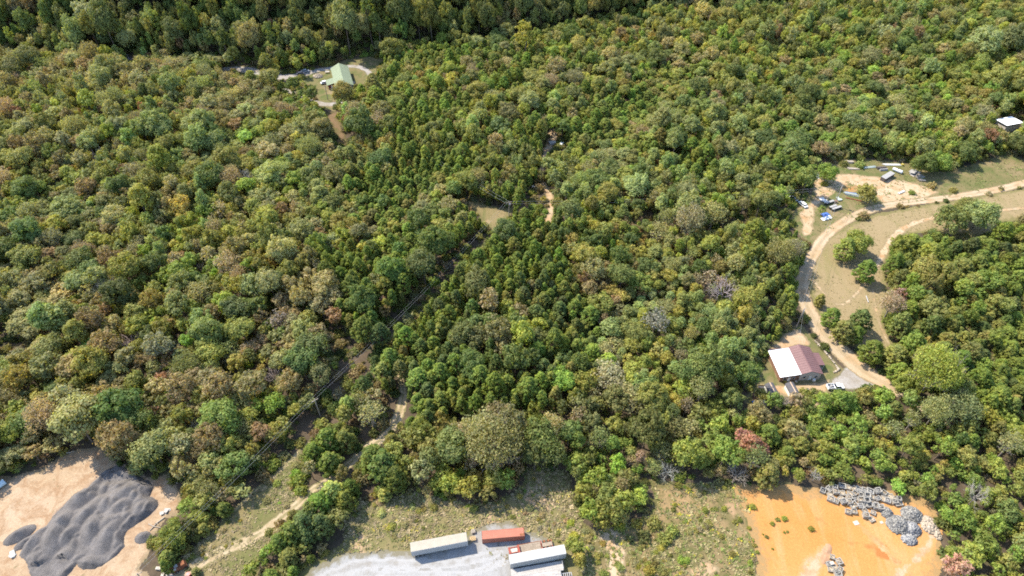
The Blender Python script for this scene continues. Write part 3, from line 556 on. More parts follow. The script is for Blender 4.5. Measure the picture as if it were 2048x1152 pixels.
MAN = '''
1692,497,46,openpine,olive;1716,484,54,open,bright green;1733,541,46,openpine,pine-green;1902,436,62,open,deep green;1932,418,50,open,olive;1960,430,68,open,sage;1733,386,40,open,olive
1803,492,46,open,bright green;1785,606,46,thinning,salmon;1800,590,34,autumn,salmon;1641,600,24,openpine,olive;1664,634,40,openpine,pine-green;1688,662,46,openpine,olive;1722,640,48,openpine,deep green;1745,702,50,openpine,pine-green;1790,712,54,openpine,olive;1712,668,36,openpine,pine-green
1875,738,104,thinning,yellow-green;1855,720,60,broadleaf,olive;1905,750,56,autumn,khaki;1812,764,44,young,yellow-green;1838,772,34,young,yellow-green;1560,505,58,thinning,sage;1582,500,44,thinning,greyish brown
1850,326,48,open,deep green;1878,322,44,open,bright green;1928,305,44,open,deep green;2040,288,46,open,deep green;1984,268,32,autumn,rusty;1972,292,28,young,bright green;1655,345,40,open,bright green;1617,352,44,broadleaf,olive
1505,884,52,autumn,reddish;1487,872,40,autumn,reddish;1525,898,36,autumn,reddish;1281,912,24,poplar,salmon;1338,938,46,bare,silvery grey;1960,985,66,bare,silvery grey;1912,1132,56,autumn,salmon;1452,572,74,bare,silvery grey;1425,580,44,bare,silvery grey
1312,640,50,thinning,silvery grey;1357,600,0,x,x
206,566,62,bare,silvery grey;282,398,52,poplar,yellow-green,1.1;318,318,48,poplar,yellow-green,1.1;85,635,58,poplar,pale green;112,640,50,poplar,pale green;130,625,44,poplar,pale green;150,665,50,poplar,olive
872,478,76,broadleaf,deep green;838,436,48,broadleaf,deep green;782,535,66,broadleaf,deep green;846,528,62,broadleaf,blue-green;930,535,34,broadleaf,deep green;1012,455,50,broadleaf,deep green;1230,795,54,broadleaf,blue-green;1128,758,62,broadleaf,bright green,.9
962,672,56,broadleaf,blue-green;1245,545,54,broadleaf,deep green;1240,510,44,broadleaf,deep green;718,240,58,broadleaf,deep green;767,602,20,poplar,rusty;770,622,26,autumn,brown;362,408,50,autumn,mustard;345,425,36,autumn,mustard
535,432,52,broadleaf,yellow-green;506,410,40,broadleaf,yellow-green;252,535,60,broadleaf,yellow-green;520,380,30,broadleaf,yellow-green;1415,720,86,broadleaf,deep green;1385,735,60,broadleaf,deep green;1500,742,54,broadleaf,deep green
985,880,130,thinning,khaki,.75;960,860,80,thinning,sage,.75;1010,905,70,bare,silvery grey,.75;930,870,60,thinning,greyish brown,.8;885,950,44,young,yellow-green;905,965,46,young,yellow-green;870,965,34,young,yellow-green;935,975,50,young,yellow-green;950,960,40,young,mustard;985,950,50,young,olive;1010,960,44,young,bright green
769,932,80,openpine,deep green;745,915,60,openpine,pine-green;790,955,64,openpine,pine-green;655,880,56,openpine,pine-green;630,905,50,openpine,pine-green;690,880,50,openpine,olive;660,925,50,openpine,pine-green;610,1050,70,openpine,deep green;585,1065,56,openpine,pine-green;640,1010,60,openpine,pine-green;665,985,56,openpine,olive;690,1000,48,openpine,pine-green;640,1050,60,openpine,deep green;560,1085,46,openpine,pine-green;700,975,40,openpine,pine-green
597,980,20,shrub,bright green;590,945,24,shrub,bright green;530,1105,30,young,bright green;500,1140,34,young,bright green;515,1125,26,young,olive
350,1072,62,open,bright green;335,1085,46,open,olive;375,1060,40,open,deep green;395,965,50,broadleaf,olive,.62;410,1000,46,broadleaf,olive,.62;380,1010,44,young,bright green,.62;398,1035,40,young,olive,.62;300,890,70,broadleaf,sage;240,870,80,autumn,brown;295,915,44,broadleaf,deep green;420,870,70,autumn,brown
1150,930,44,young,bright green;1175,915,40,young,olive;1190,955,46,young,yellow-green;1165,985,42,young,yellow-green;1180,1020,50,young,bright green;1210,990,46,young,olive;1225,1025,58,young,olive;1245,1000,44,young,yellow-green;1200,1040,40,young,yellow-green;1150,1090,40,young,yellow-green;1160,1120,34,young,yellow-green;1255,955,42,young,olive;1235,930,40,young,bright green;1240,1050,28,shrub,yellow-green
1290,1070,32,shrub,blue-green;1262,1075,24,shrub,blue-green;1300,1140,24,shrub,yellow-green;1310,1125,22,shrub,mustard;1275,1045,24,shrub,mustard;1330,1075,30,shrub,olive;1345,1060,28,shrub,olive;1310,1045,30,shrub,olive
1225,885,30,poplar,bright green;1080,870,74,broadleaf,deep green;1110,905,56,broadleaf,blue-green;1070,905,56,broadleaf,deep green;1140,860,54,broadleaf,deep green;1155,880,36,poplar,bright green;1155,910,34,young,bright green;1375,905,60,broadleaf,bright green;1350,900,44,young,olive;1400,920,44,young,bright green
470,615,56,broadleaf,blue-green;600,720,66,broadleaf,blue-green;620,690,60,broadleaf,blue-green;640,745,50,broadleaf,blue-green;560,640,44,thinning,silvery grey;545,745,44,bare,silvery grey;580,760,56,autumn,brown;605,660,50,broadleaf,sage;500,765,70,autumn,khaki;440,770,70,autumn,khaki;360,770,64,autumn,khaki;230,810,96,broadleaf,deep green,.9;270,840,60,broadleaf,deep green;130,800,80,autumn,khaki;90,830,70,thinning,greyish brown;40,720,44,broadleaf,yellow-green;180,722,70,broadleaf,yellow-green;310,690,60,autumn,greyish brown;360,830,44,broadleaf,yellow-green
700,640,26,pine,olive;725,655,50,pine,pine-green;760,665,44,pine,deep green;800,660,30,pine,pine-green;812,670,40,pine,pine-green;780,715,44,pine,pine-green;765,740,36,pine,olive;800,735,36,pine,olive;745,790,40,autumn,khaki;720,800,40,thinning,sage;740,825,50,thinning,khaki
540,150,40,broadleaf,olive;585,165,30,broadleaf,deep green;620,185,28,broadleaf,deep green;688,182,42,broadleaf,olive;745,165,36,pine,olive;750,190,36,pine,pine-green;500,150,24,broadleaf,olive;1450,100,0,x,x
1105,240,34,broadleaf,bright green;1125,250,30,broadleaf,deep green;1090,245,26,thinning,greyish brown;1025,290,34,broadleaf,sage;955,355,36,thinning,sage;945,150,32,broadleaf,pale green;1350,280,40,poplar,pale green;1430,230,44,poplar,pale green;1480,250,36,poplar,pale green;1385,250,36,poplar,pale green;1395,170,36,broadleaf,deep green;1310,110,30,broadleaf,deep green
1552,465,16,autumn,reddish;1620,0,0,x,x;1050,70,40,poplar,yellow-green;1145,68,40,broadleaf,deep green;1535,60,36,poplar,pale green;1725,100,30,broadleaf,deep green;1975,75,60,broadleaf,sage;2030,70,60,broadleaf,blue-green
1865,368,18,shrub,khaki;1825,383,14,shrub,bright green;1908,378,16,shrub,mustard;1645,420,18,young,bright green;2005,375,14,shrub,khaki;1980,385,14,shrub,greyish brown;1690,325,18,shrub,olive;1722,326,22,shrub,sage
1545,800,34,young,bright green;1590,800,34,young,salmon;1610,805,34,young,olive;1650,800,40,young,bright green;1690,798,44,young,bright green;1730,795,40,young,olive;1770,795,38,young,bright green;1570,800,30,bare,silvery grey;1525,790,30,young,olive;1640,785,22,shrub,sage;1628,780,16,shrub,blue-green;1571,763,10,shrub,yellow-green
1510,460,50,pine,pine-green;1650,365,16,shrub,olive;60,110,44,broadleaf,blue-green;20,130,44,broadleaf,blue-green;130,95,30,broadleaf,sage'''
for ent in MAN.replace('\n', ';').split(';'):
    f = ent.strip().split(',')
    if len(f) < 5 or f[3] == 'x': continue
    manual(float(f[0]), float(f[1]), float(f[2]), f[3], f[4], float(f[5]) if len(f) > 5 else 1.)
NMAN = len(TREES)
# fill: throw candidates over the ground, reject crowded ones and those over open ground
HOLLOW = [P(*q)[:2] for q in [(1330, 190), (1230, 310), (1255, 440), (1310, 570), (1200, 680)]]; HOLLOW2 = [P(*q)[:2] for q in [(120, 400), (220, 470), (200, 560), (40, 690)]]
def fill(n, kk, rscale, seed, only=None):
    g = np.random.default_rng(seed)
    y = np.sqrt(g.uniform(62 ** 2, 480 ** 2, n)); hwid = (y * VF[1] + CAM_H * -VF[2]) * 1024 / FPX + 28
    x = g.uniform(-1, 1, n) * hwid
    z0 = hill(x, y); px, py, dep = proj(x, y, z0 + 8)
    reg = np.full(n, -1)
    for i in range(len(REG) - 1, -1, -1): reg[pip(px, py, REG[i][1])] = i
    onhill = y - np.interp(x, _fx, _fy) > -2; reg[onhill] = -2
    key = np.empty(n, object); fac = np.ones(n)
    for i in range(-2, len(REG)):
        k = np.where(reg == i)[0]
        names, w_ = parse('O3 D6 B4 S2 K1.2 N1 Ts1 Lo2 Dp2' if i == -2 else REST if i == -1 else REG[i][2])
        key[k] = np.array(names)[np.minimum(np.searchsorted(np.cumsum(w_), (np.argsort(np.argsort(fbm(x[k], y[k], 26.) + g.normal(size=len(k)) * .24)) + .5) / max(len(k), 1)), len(names) - 1)]; fac[k] = 1.1 if i == -2 else .86 if i == -1 else REG[i][3]
    kinds = np.array([SPEC[k][0] for k in key]); R = np.array([SPEC[k][2] * .85 + (SPEC[k][3] * 1.2 - SPEC[k][2] * .85) * g.random() ** 1.35 for k in key]) * fac * rscale * (1 + .45 * vnoise(x + 50, y + 50, 38.))
    a = np.array([HTF[k][0] for k in kinds]); b2 = np.array([HTF[k][1] for k in kinds])
    Ht = (a + b2 * R / 1.08) * g.uniform(.82, 1.2, n) * np.where(reg == -2, 1.6, 1. + .6 * vnoise(x, y, 46.) + .3 * vnoise(x + 99, y, 19.))
    Ht = Ht * (1 - .42 * np.exp(-(segdist(x, y, HOLLOW, False)[0] / 11.) ** 2)) * (1 - .3 * np.exp(-(segdist(x, y, HOLLOW2, False)[0] / 9.) ** 2))
    # low growth where a tall tree would shade the open ground
    cot = 1 / math.tan(R_(SUN_EL)); sx, sy = -math.cos(R_(SUN_AZ)) * cot, -math.sin(R_(SUN_AZ)) * cot
    for q in (.8, .55):
        tip = np.zeros(n, bool)
        for wp in SUNNY: tip |= pip(x + sx * Ht * q, y + sy * Ht * q, wp)
        Ht = np.where(tip, Ht * .66, Ht); R = np.where(tip, R * .78, R)
    ok = np.ones(n, bool)
    for wp in WORLDZ: ok &= ~pip(x, y, wp)
    zc = z0 + Ht * np.array([ZCF[k] for k in kinds])
    samp = [(0, 0, zc), (-.75, 0, zc), (.75, 0, zc), (0, 0, z0 + Ht * .96), (0, -.6, z0 + Ht * .45), (0, 0, z0 + .1), (-.5, 0, z0 + Ht * .45), (.5, 0, z0 + Ht * .45), (-.5, 0, z0 + Ht * .85), (.5, 0, z0 + Ht * .85)]
    for dx, dy, zz in samp:
        qx, qy, _ = proj(x + dx * R, y + dy * R, zz)
        for poly in VISIBLE: ok &= ~pip(qx, qy, poly)
    for i in np.where(ok)[0]:
        if crowded(x[i], y[i], R[i], kk): continue
        hput(dict(x=x[i], y=y[i], z=float(z0[i]), R=R[i], Ht=Ht[i], kind=kinds[i], col=SPEC[key[i]][1], man=False))
fill(40000, .57, 1.0, 1); fill(28000, .51, .74, 2); fill(20000, .47, .56, 3)

# ------------------------------------------------------------------ individuals, and the rest of the wood as a mass
LANDMARKS = [('the black millings heap', 180, 1040), ('the white roofed house', 1590, 725), ('the green-roofed house', 675, 145), ('the orange container', 1005, 1068), ('the stacked crates', 1735, 1000), ('the grey rock heaps', 1800, 1050),
             ('the pole in the tan opening', 1018, 420), ('the pole in the dark line cut', 634, 815), ('the pinkish forest track', 1098, 400), ('the scrap clearing', 1730, 360), ('the white cabin roof', 2020, 240),
             ('the bend of the dirt road', 1610, 560), ('the bare grey left tree', 206, 566), ('the tall yellow-green poplar', 282, 398), ('the largest dark crown', 872, 478), ('the pale wheel path in the field', 1790, 470),
             ('the reddish trees', 1505, 884), ('the big half-bare tree', 985, 880), ('the left edge of the picture', 0, 400), ('the lower left edge of the wood', 40, 800), ('the top left corner', 60, 20), ('the top of the picture above the drive', 560, 20), ('the top centre', 1000, 20), ('the top edge right of centre', 1400, 20),
             ('the top right corner', 2020, 40), ('the right edge beside the grove', 2040, 600), ('the lower right corner', 2020, 1120), ('the twin-rutted track', 560, 1040), ('the bare grey tree by the pale wood', 1452, 572), ('the middle of the pale green stand', 1300, 700),
             ('the middle of the left wood', 420, 600), ('the upper left wood', 320, 200), ('the middle of the lit slope', 1600, 150), ('the middle of the upper pines', 980, 250), ('the blue-green crown below the pines', 1230, 795)]
ONAME = {'broadleaf': ('broadleaf_tree', 'broadleaf tree'), 'autumn': ('autumn_tree', 'autumn tree'), 'poplar': ('poplar_tree', 'poplar'), 'young': ('young_tree', 'young tree'), 'bare': ('bare_tree', 'bare tree'),
         'thinning': ('thinning_tree', 'half-bare tree'), 'pine': ('pine_tree', 'pine'), 'open': ('broadleaf_tree', 'spreading tree'), 'openpine': ('pine_tree', 'bushy pine'), 'shrub': ('shrub', 'shrub')}
LIMIT = {'open': 20, 'openpine': 130, 'broadleaf': 275, 'autumn': 250, 'poplar': 200, 'young': 270, 'bare': 60, 'thinning': 200, 'pine': 165, 'shrub': 60}
ORD = 'nearest,second nearest,third nearest,fourth nearest,fifth nearest,sixth nearest,seventh nearest,eighth nearest,ninth nearest,tenth nearest,eleventh nearest,twelfth nearest'.split(',')
def ordinal(n):
    if n < len(ORD): return ORD[n]
    n += 1; s = 'th' if 10 < n % 100 < 14 else {1: 'st', 2: 'nd', 3: 'rd'}.get(n % 10, 'th'); return f'{n}{s} nearest'
vis_by = {}
for t in TREES:
    qx, qy, dep = proj(t['x'], t['y'], t['z'] + t['Ht'] * .75); t['px'], t['py'], t['size'] = float(qx), float(qy), t['R'] / float(dep)
    if -4 < qx < 2052 and -4 < qy < 1156: vis_by.setdefault(t['kind'], []).append(t)
SOLO = []
for k, lst in vis_by.items():
    lst.sort(key=lambda t: -(t['size'] + (1 if t['man'] else 0)))
    for t in lst[:LIMIT[k]]: t['solo'] = True; SOLO.append(t)
bucket = {}
for t in SOLO:
    lm = min(range(len(LANDMARKS)), key=lambda i: (LANDMARKS[i][1] - t['px']) ** 2 + (LANDMARKS[i][2] - t['py']) ** 2)
    d = (LANDMARKS[lm][1] - t['px']) ** 2 + (LANDMARKS[lm][2] - t['py']) ** 2
    bucket.setdefault((t['kind'], t['col'], lm), []).append((d, id(t), t))
for (k, c, lm), lst in bucket.items():
    lst.sort(key=lambda q: q[:2])
    for i, (_, _, t) in enumerate(lst):
        sz = 'large ' if t['R'] > 4.2 else 'small ' if t['R'] < 2. else ''
        t['label'] = f"{sz}{c} {ONAME[k][1]}, {ordinal(i)} to {LANDMARKS[lm][0]}"
        if i == 0 and len(lst) == 1: t['label'] = f"{sz}{c} {ONAME[k][1]}, only one near {LANDMARKS[lm][0]}"
def jcol(c, g, j=.13):
    b0 = np.array(COLS[c]) * math.exp(g.normal() * j); return np.clip(b0 * np.exp(g.normal(size=3) * .06), .01, .6)
g = np.random.default_rng(77)
def pick(t):
    ms = MODELS[t['kind']]; o = sorted(range(len(ms)), key=lambda i: abs(math.log(ms[i]['R'] / t['R'])))[:3]
    return int(o[0] if g.random() < .5 else g.choice(o))
for t in SOLO:
    i = pick(t); md = MODELS[t['kind']][i]; s = t['R'] / md['R']; sz = t['Ht'] / md['Ht']
    name, lab = ONAME[t['kind']]
    o = thing(name, t['label'], 'shrub' if t['kind'] == 'shrub' else 'tree', (t['x'], t['y'], t['z']), g.uniform(0, 6.28), {'pine': 'pines of the wood', 'openpine': 'bushy pines of the grove', 'open': 'spreading trees in the open', 'shrub': 'shrubs in the open ground', 'young': 'young trees of the thickets'}.get(t['kind'], lab + 's of the wood'))
    o.scale = (s * g.uniform(.92, 1.08), s * g.uniform(.92, 1.08), sz)
    tr = link('stems' if t['kind'] == 'shrub' else 'trunk', md['trunk'], o); cr = link('crown', md['crown'], o); cr.color = (*jcol(t['col'], g), 1)

def mass(name, label, protos, pts, scl, rot, ids, tint):
    """One stuff object: model copies on points."""
    cc = bpy.data.collections.new(name + '_models')
    for i, me in enumerate(protos):
        ob = bpy.data.objects.new(f'{name}_model_{i:02d}', me); cc.objects.link(ob)
    me = bpy.data.meshes.new(name); me.vertices.add(len(pts)); me.vertices.foreach_set('co', np.asarray(pts, np.float32).ravel())
    for an, ty, key, av in (('scl', 'FLOAT_VECTOR', 'vector', scl), ('rot', 'FLOAT_VECTOR', 'vector', rot), ('tint', 'FLOAT_COLOR', 'color', np.concatenate([tint, np.ones((len(pts), 1))], 1))):
        a = me.attributes.new(an, ty, 'POINT'); a.data.foreach_set(key, np.asarray(av, np.float32).ravel())
    a = me.attributes.new('pick', 'INT', 'POINT'); a.data.foreach_set('value', np.asarray(ids, np.int32))
    me.materials.append(MATS['foliage_mass'])
    o = link(name, me); tag(o, label, None, None, 'stuff')
    ng = bpy.data.node_groups.new(name + '_nodes', 'GeometryNodeTree')
    ng.interface.new_socket('Geometry', in_out='INPUT', socket_type='NodeSocketGeometry'); ng.interface.new_socket('Geometry', in_out='OUTPUT', socket_type='NodeSocketGeometry')
    gi = ng.nodes.new('NodeGroupInput'); go = ng.nodes.new('NodeGroupOutput'); ip = ng.nodes.new('GeometryNodeInstanceOnPoints')
    ci = ng.nodes.new('GeometryNodeCollectionInfo'); ci.inputs['Collection'].default_value = cc; ci.inputs['Separate Children'].default_value = True; ci.inputs['Reset Children'].default_value = True
    def na(nm, ty):
        q = ng.nodes.new('GeometryNodeInputNamedAttribute'); q.data_type = ty; q.inputs['Name'].default_value = nm
        return [s for s in q.outputs if s.name == 'Attribute' and s.enabled][0]
    ip.inputs['Pick Instance'].default_value = True
    ng.links.new(gi.outputs[0], ip.inputs['Points']); ng.links.new(ci.outputs[0], ip.inputs['Instance'])
    ng.links.new(na('pick', 'INT'), ip.inputs['Instance Index']); ng.links.new(na('rot', 'FLOAT_VECTOR'), ip.inputs['Rotation']); ng.links.new(na('scl', 'FLOAT_VECTOR'), ip.inputs['Scale'])
    ng.links.new(ip.outputs[0], go.inputs[0])
    md = o.modifiers.new('scatter', 'NODES'); md.node_group = ng
    return o
MASSNAME = {'open': ('spreading_forest', 'mass of spreading trees'), 'openpine': ('bushy_pine_forest', 'mass of smaller bushy pines in the grove'), 'pine': ('pine_forest', 'mass of smaller pines filling the wood'), 'broadleaf': ('broadleaf_forest', 'mass of smaller green broadleaf trees across the wood'), 'autumn': ('autumn_forest', 'mass of smaller brown and khaki trees across the wood'),
            'poplar': ('poplar_forest', 'mass of smaller pale poplars across the wood'), 'young': ('thicket_vegetation', 'dense thicket of young growth at lower right'), 'thinning': ('thinning_forest', 'mass of smaller half-bare trees across the wood'), 'bare': ('bare_forest', 'scattered smaller bare trees across the wood'), 'shrub': ('shrubbery', 'scattered low shrubs')}
for k in MODELS:
    rest = [t for t in TREES if t['kind'] == k and 'solo' not in t]
    if not rest: continue
    ids = np.array([pick(t) for t in rest]); ms = MODELS[k]
    scl = np.array([[t['R'] / ms[i]['R']] * 2 + [t['Ht'] / ms[i]['Ht']] for t, i in zip(rest, ids)])
    mass(MASSNAME[k][0], MASSNAME[k][1], [q['mass'] for q in ms], [(t['x'], t['y'], t['z']) for t in rest], scl, np.stack([np.zeros(len(rest)), np.zeros(len(rest)), g.uniform(0, 6.28, len(rest))], 1), ids, np.array([jcol(t['col'], g) for t in rest]))
# undergrowth below the trees and along their edges
n = 42000; y = np.sqrt(g.uniform(66 ** 2, 470 ** 2, n)); x = g.uniform(-1, 1, n) * ((y * VF[1] + CAM_H * .7071) * 1024 / FPX + 20)
ok = np.ones(n, bool)
for wp in WORLDZ[:-1]: ok &= ~pip(x, y, wp)
x = x[ok]; y = y[ok]; z = hill(x, y); n = len(x)
incut = pip(x, y, WORLDZ[-1]); uc = [('olive', .3), ('deep green', .2), ('brown', .2), ('khaki', .12), ('bright green', .12), ('greyish brown', .06)]
names = g.choice([a for a, _ in uc], n, p=[b for _, b in uc]); s = g.uniform(.6, 1.4, n) * np.where(incut, 1.05, 1.)
keep = np.ones(n, bool)
mass('undergrowth', 'low bushy undergrowth between and below the trees', [q['mass'] for q in MODELS['shrub']], np.stack([x, y, z], 1)[keep], np.stack([s, s, s * g.uniform(.7, 1.2, n)], 1)[keep], np.stack([0 * s, 0 * s, g.uniform(0, 6.28, n)], 1)[keep], g.integers(0, 3, n)[keep], np.array([jcol(c, g) * .9 for c in names])[keep])
# low scrub dotted over the weedy ground
def scatter_in(polys, dens, seed):
    q = []; g2 = np.random.default_rng(seed)
    for poly in polys:
        wp = np.array([P(*k)[:2] for k in poly]); lo, hi = wp.min(0), wp.max(0); s = g2.uniform(lo, hi, (int(dens * np.prod(hi - lo)), 2)); s = s[pip(s[:, 0], s[:, 1], [tuple(k) for k in wp])]
        q.append(s[fbm(s[:, 0], s[:, 1], 9.) + g2.normal(size=len(s)) * .3 > .12])
    return np.concatenate(q)
WEEDTOP = [(700, 1060), (700, 1005), (779, 1000), (822, 987), (860, 994), (955, 1014), (1012, 996), (1046, 973), (1052, 937), (1091, 931), (1138, 947), (1150, 1000), (1165, 1040), (1185, 1065), (1180, 1150), (1130, 1095), (1060, 1045), (1000, 1034), (930, 1055), (820, 1080), (720, 1095)]
q = scatter_in([WEEDTOP, SCRUB, STRIP], .28, 5); n = len(q); s = g.uniform(.25, .75, n)
names = g.choice(['olive', 'khaki', 'yellow-green', 'bright green', 'mustard', 'greyish brown'], n, p=[.28, .36, .08, .08, .04, .16])
mass('low_scrub_vegetation', 'low olive and yellow scrub dotted over the weedy ground', [k['mass'] for k in MODELS['shrub']], np.stack([q[:, 0], q[:, 1], 0 * s], 1), np.stack([s, s, s * .8], 1), np.stack([0 * s, 0 * s, g.uniform(0, 6.28, n)], 1), g.integers(0, 3, n), np.array([jcol(k, g) for k in names]))
print('trees', len(TREES), 'solo', len(SOLO), {k: len(v) for k, v in vis_by.items()})
# ================================================================== heaps
m, nt, b = newmat('millings'); co = coord(nt); n1 = noise(nt, co, .35, 5, .7); n2 = noise(nt, co, 3.5, 6, .8)
c = mixc(nt, ramp(nt, n1, [(.35, 0.), (.65, 1.)]), (.098, .090, .086), (.155, .141, .134)); c = mixc(nt, .6, c, ramp(nt, n2, [(.25, .25), (.75, .8)]), 'OVERLAY')
lk(nt, c, b.inputs['Base Color']); b.inputs['Roughness'].default_value = .95; bump(nt, b, n2, .8, .35); MATS['millings'] = m
plain('pinkish_spoil', (.33, .19, .11), .95, 0, .3, .4, (.40, .27, .18), .6)
def heightfield(name, x0, x1, y0, y1, res, fn, mat, parent=None):
    xs = np.arange(x0, x1, res); ys = np.arange(y0, y1, res); X, Y = np.meshgrid(xs, ys); H = fn(X, Y)
    keep = (np.maximum.reduce([H[:-1, :-1], H[1:, 1:], H[1:, :-1], H[:-1, 1:]]) > .02)
    ny, nx = X.shape; idx = np.arange(nx * ny).reshape(ny, nx); f = np.stack([idx[:-1, :-1], idx[:-1, 1:], idx[1:, 1:], idx[1:, :-1]], -1)[keep]
    used, inv = np.unique(f, return_inverse=True); f = inv.reshape(f.shape)
    V = np.stack([X.ravel()[used], Y.ravel()[used], np.where(H.ravel()[used] > .02, H.ravel()[used] + .05, -.15)], -1)
    return link(name, mesh(name, V, f, mat, True), parent)
HEAP = [P(*q)[:2] for q in HEAPPX]
ha = np.array(HEAP); gh = np.random.default_rng(9)
HUMPS = []
HD = unit(np.array(P(230, 950)[:2]) - np.array(P(60, 1120)[:2]))
while len(HUMPS) < 66:
    q = gh.uniform(ha.min(0), ha.max(0)); a_ = math.atan2(HD[1], HD[0]) + gh.normal() * .5
    if pip(np.array([q[0]]), np.array([q[1]]), HEAP)[0] and all(np.hypot(*(q - h[0])) > 1.7 for h in HUMPS): HUMPS.append((q, 1.0 + 2.5 * gh.random() ** 1.2, gh.uniform(.7, .9), gh.uniform(1.0, 2.4), np.array([math.cos(a_), math.sin(a_)])))
BITE = np.array(P(104, 1122)[:2])
def heap_h(x, y):
    d, _ = segdist(x, y, HEAP, True); sd = np.where(pip(x, y, HEAP), d, -d) + .8 * fbm(x, y, 3.)
    h = np.full(x.shape, .25)
    for q, hh, rr, el, hd in HUMPS:
        dx, dy = x - q[0], y - q[1]; u = dx * hd[0] + dy * hd[1]; v = -dx * hd[1] + dy * hd[0]
        r = np.sqrt((u / el) ** 2 + v ** 2)
        h = np.maximum(h, hh - rr * np.sqrt(r * r + .03))
    bd = (x - BITE[0]) * .35 - (y - BITE[1]) + .8 * vnoise(x, y, 2.5); scoop = np.hypot((x - BITE[0]) / 1.7, y - BITE[1] + 1.5) < 3.2
    h = np.where(scoop & (bd > -.3), np.minimum(h, .35 + .25 * np.abs(vnoise(x * 2.5, y * .5, 1.2))), h)     # the face a loader has dug into
    h = h + .14 * fbm(x, y, 1.6) + .07 * vnoise(x, y, .4)
    return np.minimum(h, np.maximum(sd, -1) * 1.0)
t = thing('millings_heap', 'broad charcoal heap of asphalt millings on the tan yard', 'heap', (0, 0, 0))
heightfield('mound', ha[:, 0].min() - 1, ha[:, 0].max() + 1, ha[:, 1].min() - 1, ha[:, 1].max() + 1, .32, heap_h, 'millings', t)
def small_heap(px, py, a, b2, h, ang, lab, mat='millings', name='millings_pile'):
    c = P(px, py)
    def fn(x, y):
        u = (x * math.cos(ang) + y * math.sin(ang)) / a; v = (-x * math.sin(ang) + y * math.cos(ang)) / b2
        return h * (1 - np.sqrt(u * u + v * v + .01)) + .22 * fbm(x + px, y + py, 2.) * np.clip(1.3 - np.sqrt(u * u + v * v), 0, 1)
    t = thing(name, lab, 'heap', c); m = max(a, b2) + 1
    heightfield('mound', -m, m, -m, m, .25, fn, mat, t); return t
small_heap(40, 1070, 4.4, 2.3, 2.3, .65, 'long charcoal pile, outermost left of the black heap')
small_heap(55, 1084, 3.8, 1.7, 1.8, .65, 'narrow charcoal pile between the black heap and outer pile')
small_heap(286, 1075, 2.4, 1.9, 1.7, .2, 'small lone charcoal pile on bare dirt right of heap')
small_heap(1652, 1108, 3.6, 1.5, .45, 1.0, 'low reddish spoil mound beside the pinkish spread', 'pinkish_spoil', 'spoil_bank')

# ------------------------------------------------------------------ rocks
def rock_verts(g, n, c, s):
    out = []; base = np.array([(-1, -1, -1), (1, -1, -1), (1, 1, -1), (-1, 1, -1), (-1, -1, 1), (1, -1, 1), (1, 1, 1), (-1, 1, 1)], float)
    return base
RF = np.array([(3, 2, 1, 0), (4, 5, 6, 7), (0, 1, 5, 4), (1, 2, 6, 5), (2, 3, 7, 6), (3, 0, 4, 7)])
def rocks_mesh(name, pts, sizes, mat, g):
    k = len(pts); base = rock_verts(g, 0, 0, 0)[None] * g.uniform(.45, 1., (k, 8, 3)); s = np.array(sizes)[:, None, None] * g.uniform(.6, 1.3, (k, 1, 3))
    a = g.uniform(0, 6.28, k); b2 = g.uniform(-.8, .8, k); V = base * s
    ca, sa = np.cos(a)[:, None], np.sin(a)[:, None]; cb, sb = np.cos(b2)[:, None], np.sin(b2)[:, None]
    y, z = V[..., 1] * cb - V[..., 2] * sb, V[..., 1] * sb + V[..., 2] * cb; x = V[..., 0]
    V = np.stack([x * ca - y * sa, x * sa + y * ca, z], -1) + np.asarray(pts)[:, None, :]
    F = (RF[None] + (np.arange(k) * 8)[:, None, None]).reshape(-1, 4)
    return mesh(name, V.reshape(-1, 3), F, mat)
def rockmat(name, lo, hi):
    m, nt, b = newmat(name); rnd = N(nt, 'ShaderNodeNewGeometry').outputs['Random Per Island']
    c = mixc(nt, rnd, lo, hi); c = mixc(nt, .4, c, ramp(nt, noise(nt, coord(nt), 4., 4), [(.3, .3), (.7, .75)]), 'OVERLAY')
    lk(nt, c, b.inputs['Base Color']); b.inputs['Roughness'].default_value = .9; MATS[name] = m
rockmat('grey_rock', (.09, .09, .093), (.28, .265, .235)); rockmat('white_rock', (.26, .21, .155), (.38, .32, .25)); rockmat('blue_rock', (.10, .105, .125), (.31, .30, .28))
rockmat('tan_rock', (.29, .23, .16), (.44, .37, .28))
def rock_heap(px, py, rx, ry, h, lab, mat, n, s0, s1, seed):
    g = np.random.default_rng(seed); t = thing('rock_heap', lab, 'rock heap', P(px, py)); a = g.uniform(0, 6.28, n); r = np.sqrt(g.random(n)) * 1.02
    x, y = np.cos(a) * r * rx, np.sin(a) * r * ry; z = h * np.maximum(1 - r ** 1.6, 0) * g.uniform(.75, 1.05, n) + .1
    o = link('rocks', rocks_mesh('rocks', np.stack([x, y, z], 1), g.uniform(s0, s1, n), mat, g), t); o['kind'] = 'stuff'
    heightfield('core', -rx - 1, rx + 1, -ry - 1, ry + 1, .5, lambda X, Y: h * .8 * (1 - np.sqrt((X / rx) ** 2 + (Y / ry) ** 2) ** 1.5), plain('core_dirt', (.30, .26, .21), .95) and 'core_dirt', t)
    return t
rock_heap(1773, 1026, 1.6, 1.7, 1.3, 'small grey rock heap touching the crates', 'grey_rock', 330, .16, .32, 1)
rock_heap(1796, 1050, 3.2, 2.8, 1.9, 'largest grey rock heap, lower left of the four', 'grey_rock', 1100, .16, .34, 2)
rock_heap(1823, 1030, 2.9, 2.6, 1.8, 'grey rock heap nearest the shaded trees', 'grey_rock', 950, .16, .34, 3)
rock_heap(1822, 1058, 2.4, 2.2, 1.5, 'grey rock heap between the white rubble and largest heap', 'blue_rock', 700, .18, .38, 4)
